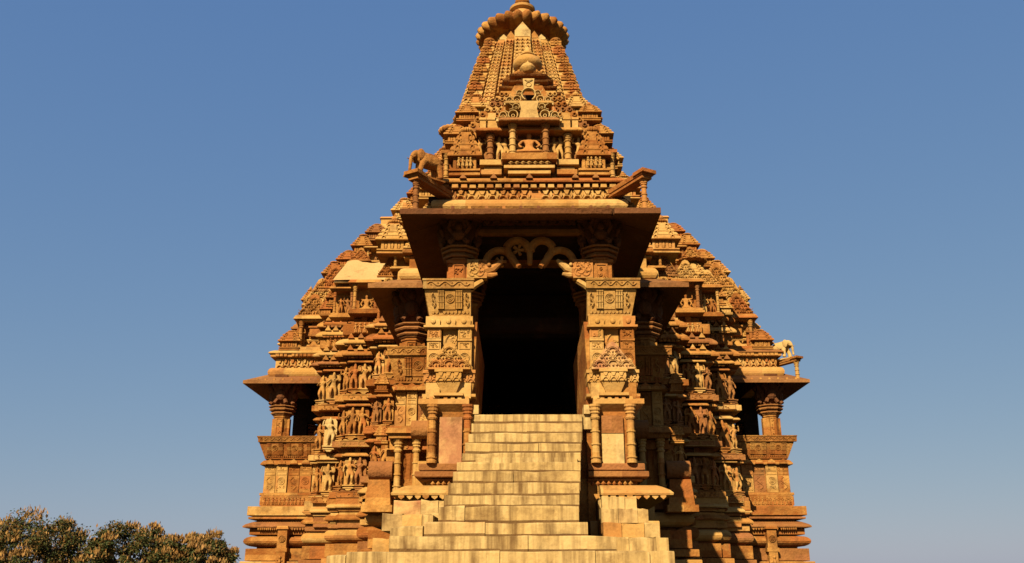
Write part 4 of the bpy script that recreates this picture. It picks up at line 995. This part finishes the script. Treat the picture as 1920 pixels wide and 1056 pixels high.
# side masonry on both flanks of the stairs: fitted courses with uneven faces
q = random.Random(9)
def courses(rows, s_):
    for x0, x1, y, zb, zt in rows:
        x = x0
        while x < x1-.02:
            w = q.uniform(.26, .52); xe = min(x+w, x1)
            if x1-xe < .12: xe = x1
            block(x+.003, xe-.003, y+q.uniform(-.02, .03), y+1.0, zb, zt-.004, 'side_block', q.choice((CREAM, STEP, GOLD, STEP, PINK if zt > 2.4 else STEP)), ST, q, .03); x = xe
courses([(1.14, 1.72, 15.3, 2.78, 3.0), (1.1, 1.86, 15.0, 2.54, 2.78), (1.1, 1.98, 14.7, 2.3, 2.54), (1.16, 2.05, 14.3, 2.06, 2.3), (1.0, 2.02, 13.6, 1.84, 2.08), (1.05, 2.16, 13.0, 1.62, 1.85), (1.5, 2.3, 12.3, 1.4, 1.72), (1.8, 2.5, 11.9, 1.1, 1.5)], 1)
courses([(-2.3, -1.3, 15.4, 2.7, 2.95), (-2.42, -1.34, 15.0, 2.42, 2.7), (-2.2, -1.4, 14.4, 2.2, 2.44), (-1.86, -1.42, 13.1, 2.3, 2.55), (-1.8, -1.5, 12.5, 2.1, 2.36), (-2.3, -1.5, 13.6, 1.95, 2.2), (-2.1, -1.88, 12.1, 1.9, 2.18), (-2.7, -1.9, 12.8, 1.7, 1.96), (-2.6, -2.36, 11.7, 1.7, 1.97)], -1)
for a in ((1.1, 1.7, 15.5, 16.1, 0, 2.95), (1.2, 1.9, 14.8, 15.6, 0, 2.3), (1.2, 2.0, 13.2, 15, 0, 1.84), (-2.2, -1.3, 15.5, 16.1, 0, 2.7), (-2.1, -1.3, 13.2, 15.6, 0, 1.95)):
    put('side_fill', MB().box(*a), STEP, ST)

# ---------------------------------------------------------------- animals on the roof corners
def elephant_mesh(mat, up=False):
    V = [(0, 0, .52, .2), (.2, 0, .56, .215), (.42, 0, .58, .2), (.56, 0, .66, .15), (.66, 0, .68, .125), (.74, 0, .58, .075), (.79, 0, .42, .06), (.80, 0, .24, .05), (.82, 0, .08, .045), (-.16, 0, .5, .15), (-.24, 0, .42, .03), (-.25, 0, .22, .02)]
    E = [(0, 1), (1, 2), (2, 3), (3, 4), (4, 5), (5, 6), (6, 7), (7, 8), (0, 9), (9, 10), (10, 11)]
    for root, x, dx in ((2, .44, .1), (0, -.06, -.06)):
        for sy in (-1, 1):
            b = len(V); V += [(x, sy*.13, .42, .105), (x+dx*(1 if sy > 0 else .2), sy*.14, .22, .08), (x+dx*(1.3 if sy > 0 else .1), sy*.14, .03, .085)]; E += [(root, b), (b, b+1), (b+1, b+2)]
    return skin('elephant_body', V, E, mat, 2)
EL = elephant_mesh(GOLD)
def elephant(loc, rz, sc, label, mat):
    t = thing('elephant_statue', label, 'statue', loc, 'stone elephants on the roof corners', rz=rz); t.scale = (sc,)*3
    link('body', EL, t, mat=mat)
    for sy in (-1, 1):
        m = MB(); m.ball((.55, sy*.17, .62), .13, .03, .17, 10, 6); m.tube([(.68, sy*.08, .56), (.78, sy*.1, .5), (.86, sy*.09, .52)], .025, 5, .01)
        put('ear', m, mat, t, smooth=True)
    put('base_slab', MB().box(-.25, .9, -.2, .2, -.05, .0), mat, t)
    m = MB(); m.box(-.02, .34, -.222, .222, .5, .72, .05, .05); put('saddle_cloth', m, mat, t)
elephant((-1.84, 15.95, 8.98), R(218), .68, 'weathered stone elephant on the jutting slab at the left corner of the porch roof', BUFF)
elephant((8.85, 31.2, 9.08), R(-48), .82, 'pale stone elephant on a jutting slab above the right side balcony', CREAM)

# ---------------------------------------------------------------- trees
def leafmat(name, cols):
    m = bpy.data.materials.new(name); m.use_nodes = True; t = m.node_tree; p = t.nodes['Principled BSDF']; p.inputs['Roughness'].default_value = .7; p.inputs['Specular IOR Level'].default_value = .2
    at = t.nodes.new('ShaderNodeAttribute'); at.attribute_name = 'tone'; cr = t.nodes.new('ShaderNodeValToRGB')
    for i, (pos, c) in enumerate(cols):
        e = cr.color_ramp.elements[i] if i < 2 else cr.color_ramp.elements.new(pos)
        e.position = pos; e.color = (*c, 1)
    t.links.new(at.outputs['Fac'], cr.inputs[0]); t.links.new(cr.outputs[0], p.inputs['Base Color']); return m
LEAF = leafmat('mango_leaves', [(0, (0.016, 0.026, 0.005)), (1, (0.269, 0.154, 0.045)), (.35, (0.038, 0.045, 0.010)), (.55, (0.109, 0.061, 0.014)), (.8, (0.192, 0.093, 0.026))])
BARK = stone('bark', (0.064, 0.045, 0.026), (0.102, 0.070, 0.045), (0.077, 0.051, 0.032))
def tree(x, y, w, h, seed, label, bloom):
    q = random.Random(seed); t = thing('mango_tree', label, 'tree', (x, y, 0), 'trees beyond the temple')
    m = MB(); m.tube([(0, 0, 0), (.1, 0, h*.25), (0, .1, h*.5)], .35, 8, .2)
    for i in range(7):
        a = i*.9+q.random(); m.tube([(0, .05, h*(.25+.04*i)), (cos(a)*w*.2, sin(a)*w*.2, h*.55), (cos(a)*w*.36, sin(a)*w*.33, h*(.68+.06*q.random()))], .14, 6, .04)
    put('trunk', m, BARK, t)
    vs = []; fs = []; tone = []
    cl = []
    for i in range(88):
        while True:
            p = Vector((q.uniform(-1, 1), q.uniform(-1, 1), q.uniform(-1, 1)))
            if .45 < p.length < 1: break
        cl.append((Vector((p.x*w*.46, p.y*w*.42, h*.60+p.z*h*.36)), q.uniform(.35, .8)*w/7, q.random()))
    for c, r, b in cl:
        for k in range(330):
            d = Vector((q.gauss(0, 1), q.gauss(0, 1), q.gauss(0, 1))).normalized()*r*q.uniform(.35, 1.12); d.z *= .8
            p = c+d; s = q.uniform(.09, .19)
            flower = d.z > -r*.1 and q.random() < (.8 if b < bloom else .06)
            u = Vector((q.gauss(0, 1), q.gauss(0, 1), q.gauss(0, .6))).normalized(); v = u.cross(Vector((q.gauss(0, 1), q.gauss(0, 1), q.gauss(0, 1)))).normalized()
            if flower: u = Vector((q.uniform(-.4, .4), q.uniform(-.4, .4), 1)).normalized(); s *= 1.3
            else: u.z -= .35
            i0 = len(vs); vs += [tuple(p), tuple(p+u*s*.6+v*s*.3), tuple(p+u*s*1.3), tuple(p+u*s*.6-v*s*.3)]; fs.append((i0, i0+1, i0+2, i0+3))
            tone += [(.6+.4*q.random()) if flower else min(.62, .5*q.random()+.18*b)]*1
    me = bpy.data.meshes.new('crown'); me.from_pydata(vs, [], fs); a = me.attributes.new('tone', 'FLOAT', 'FACE'); a.data.foreach_set('value', tone); me.materials.append(LEAF)
    link('crown', me, t)
tree(-31.8, 60, 8.4, 6.1, 1, 'broad round mango tree thick with brown blossom at the far left edge', .5)
tree(-25.2, 60.5, 6.6, 5.55, 2, 'greener mango tree between two browner trees', .25)
tree(-20.6, 60, 5.2, 5.0, 3, 'low brown blossoming mango tree nearest the temple', .6)
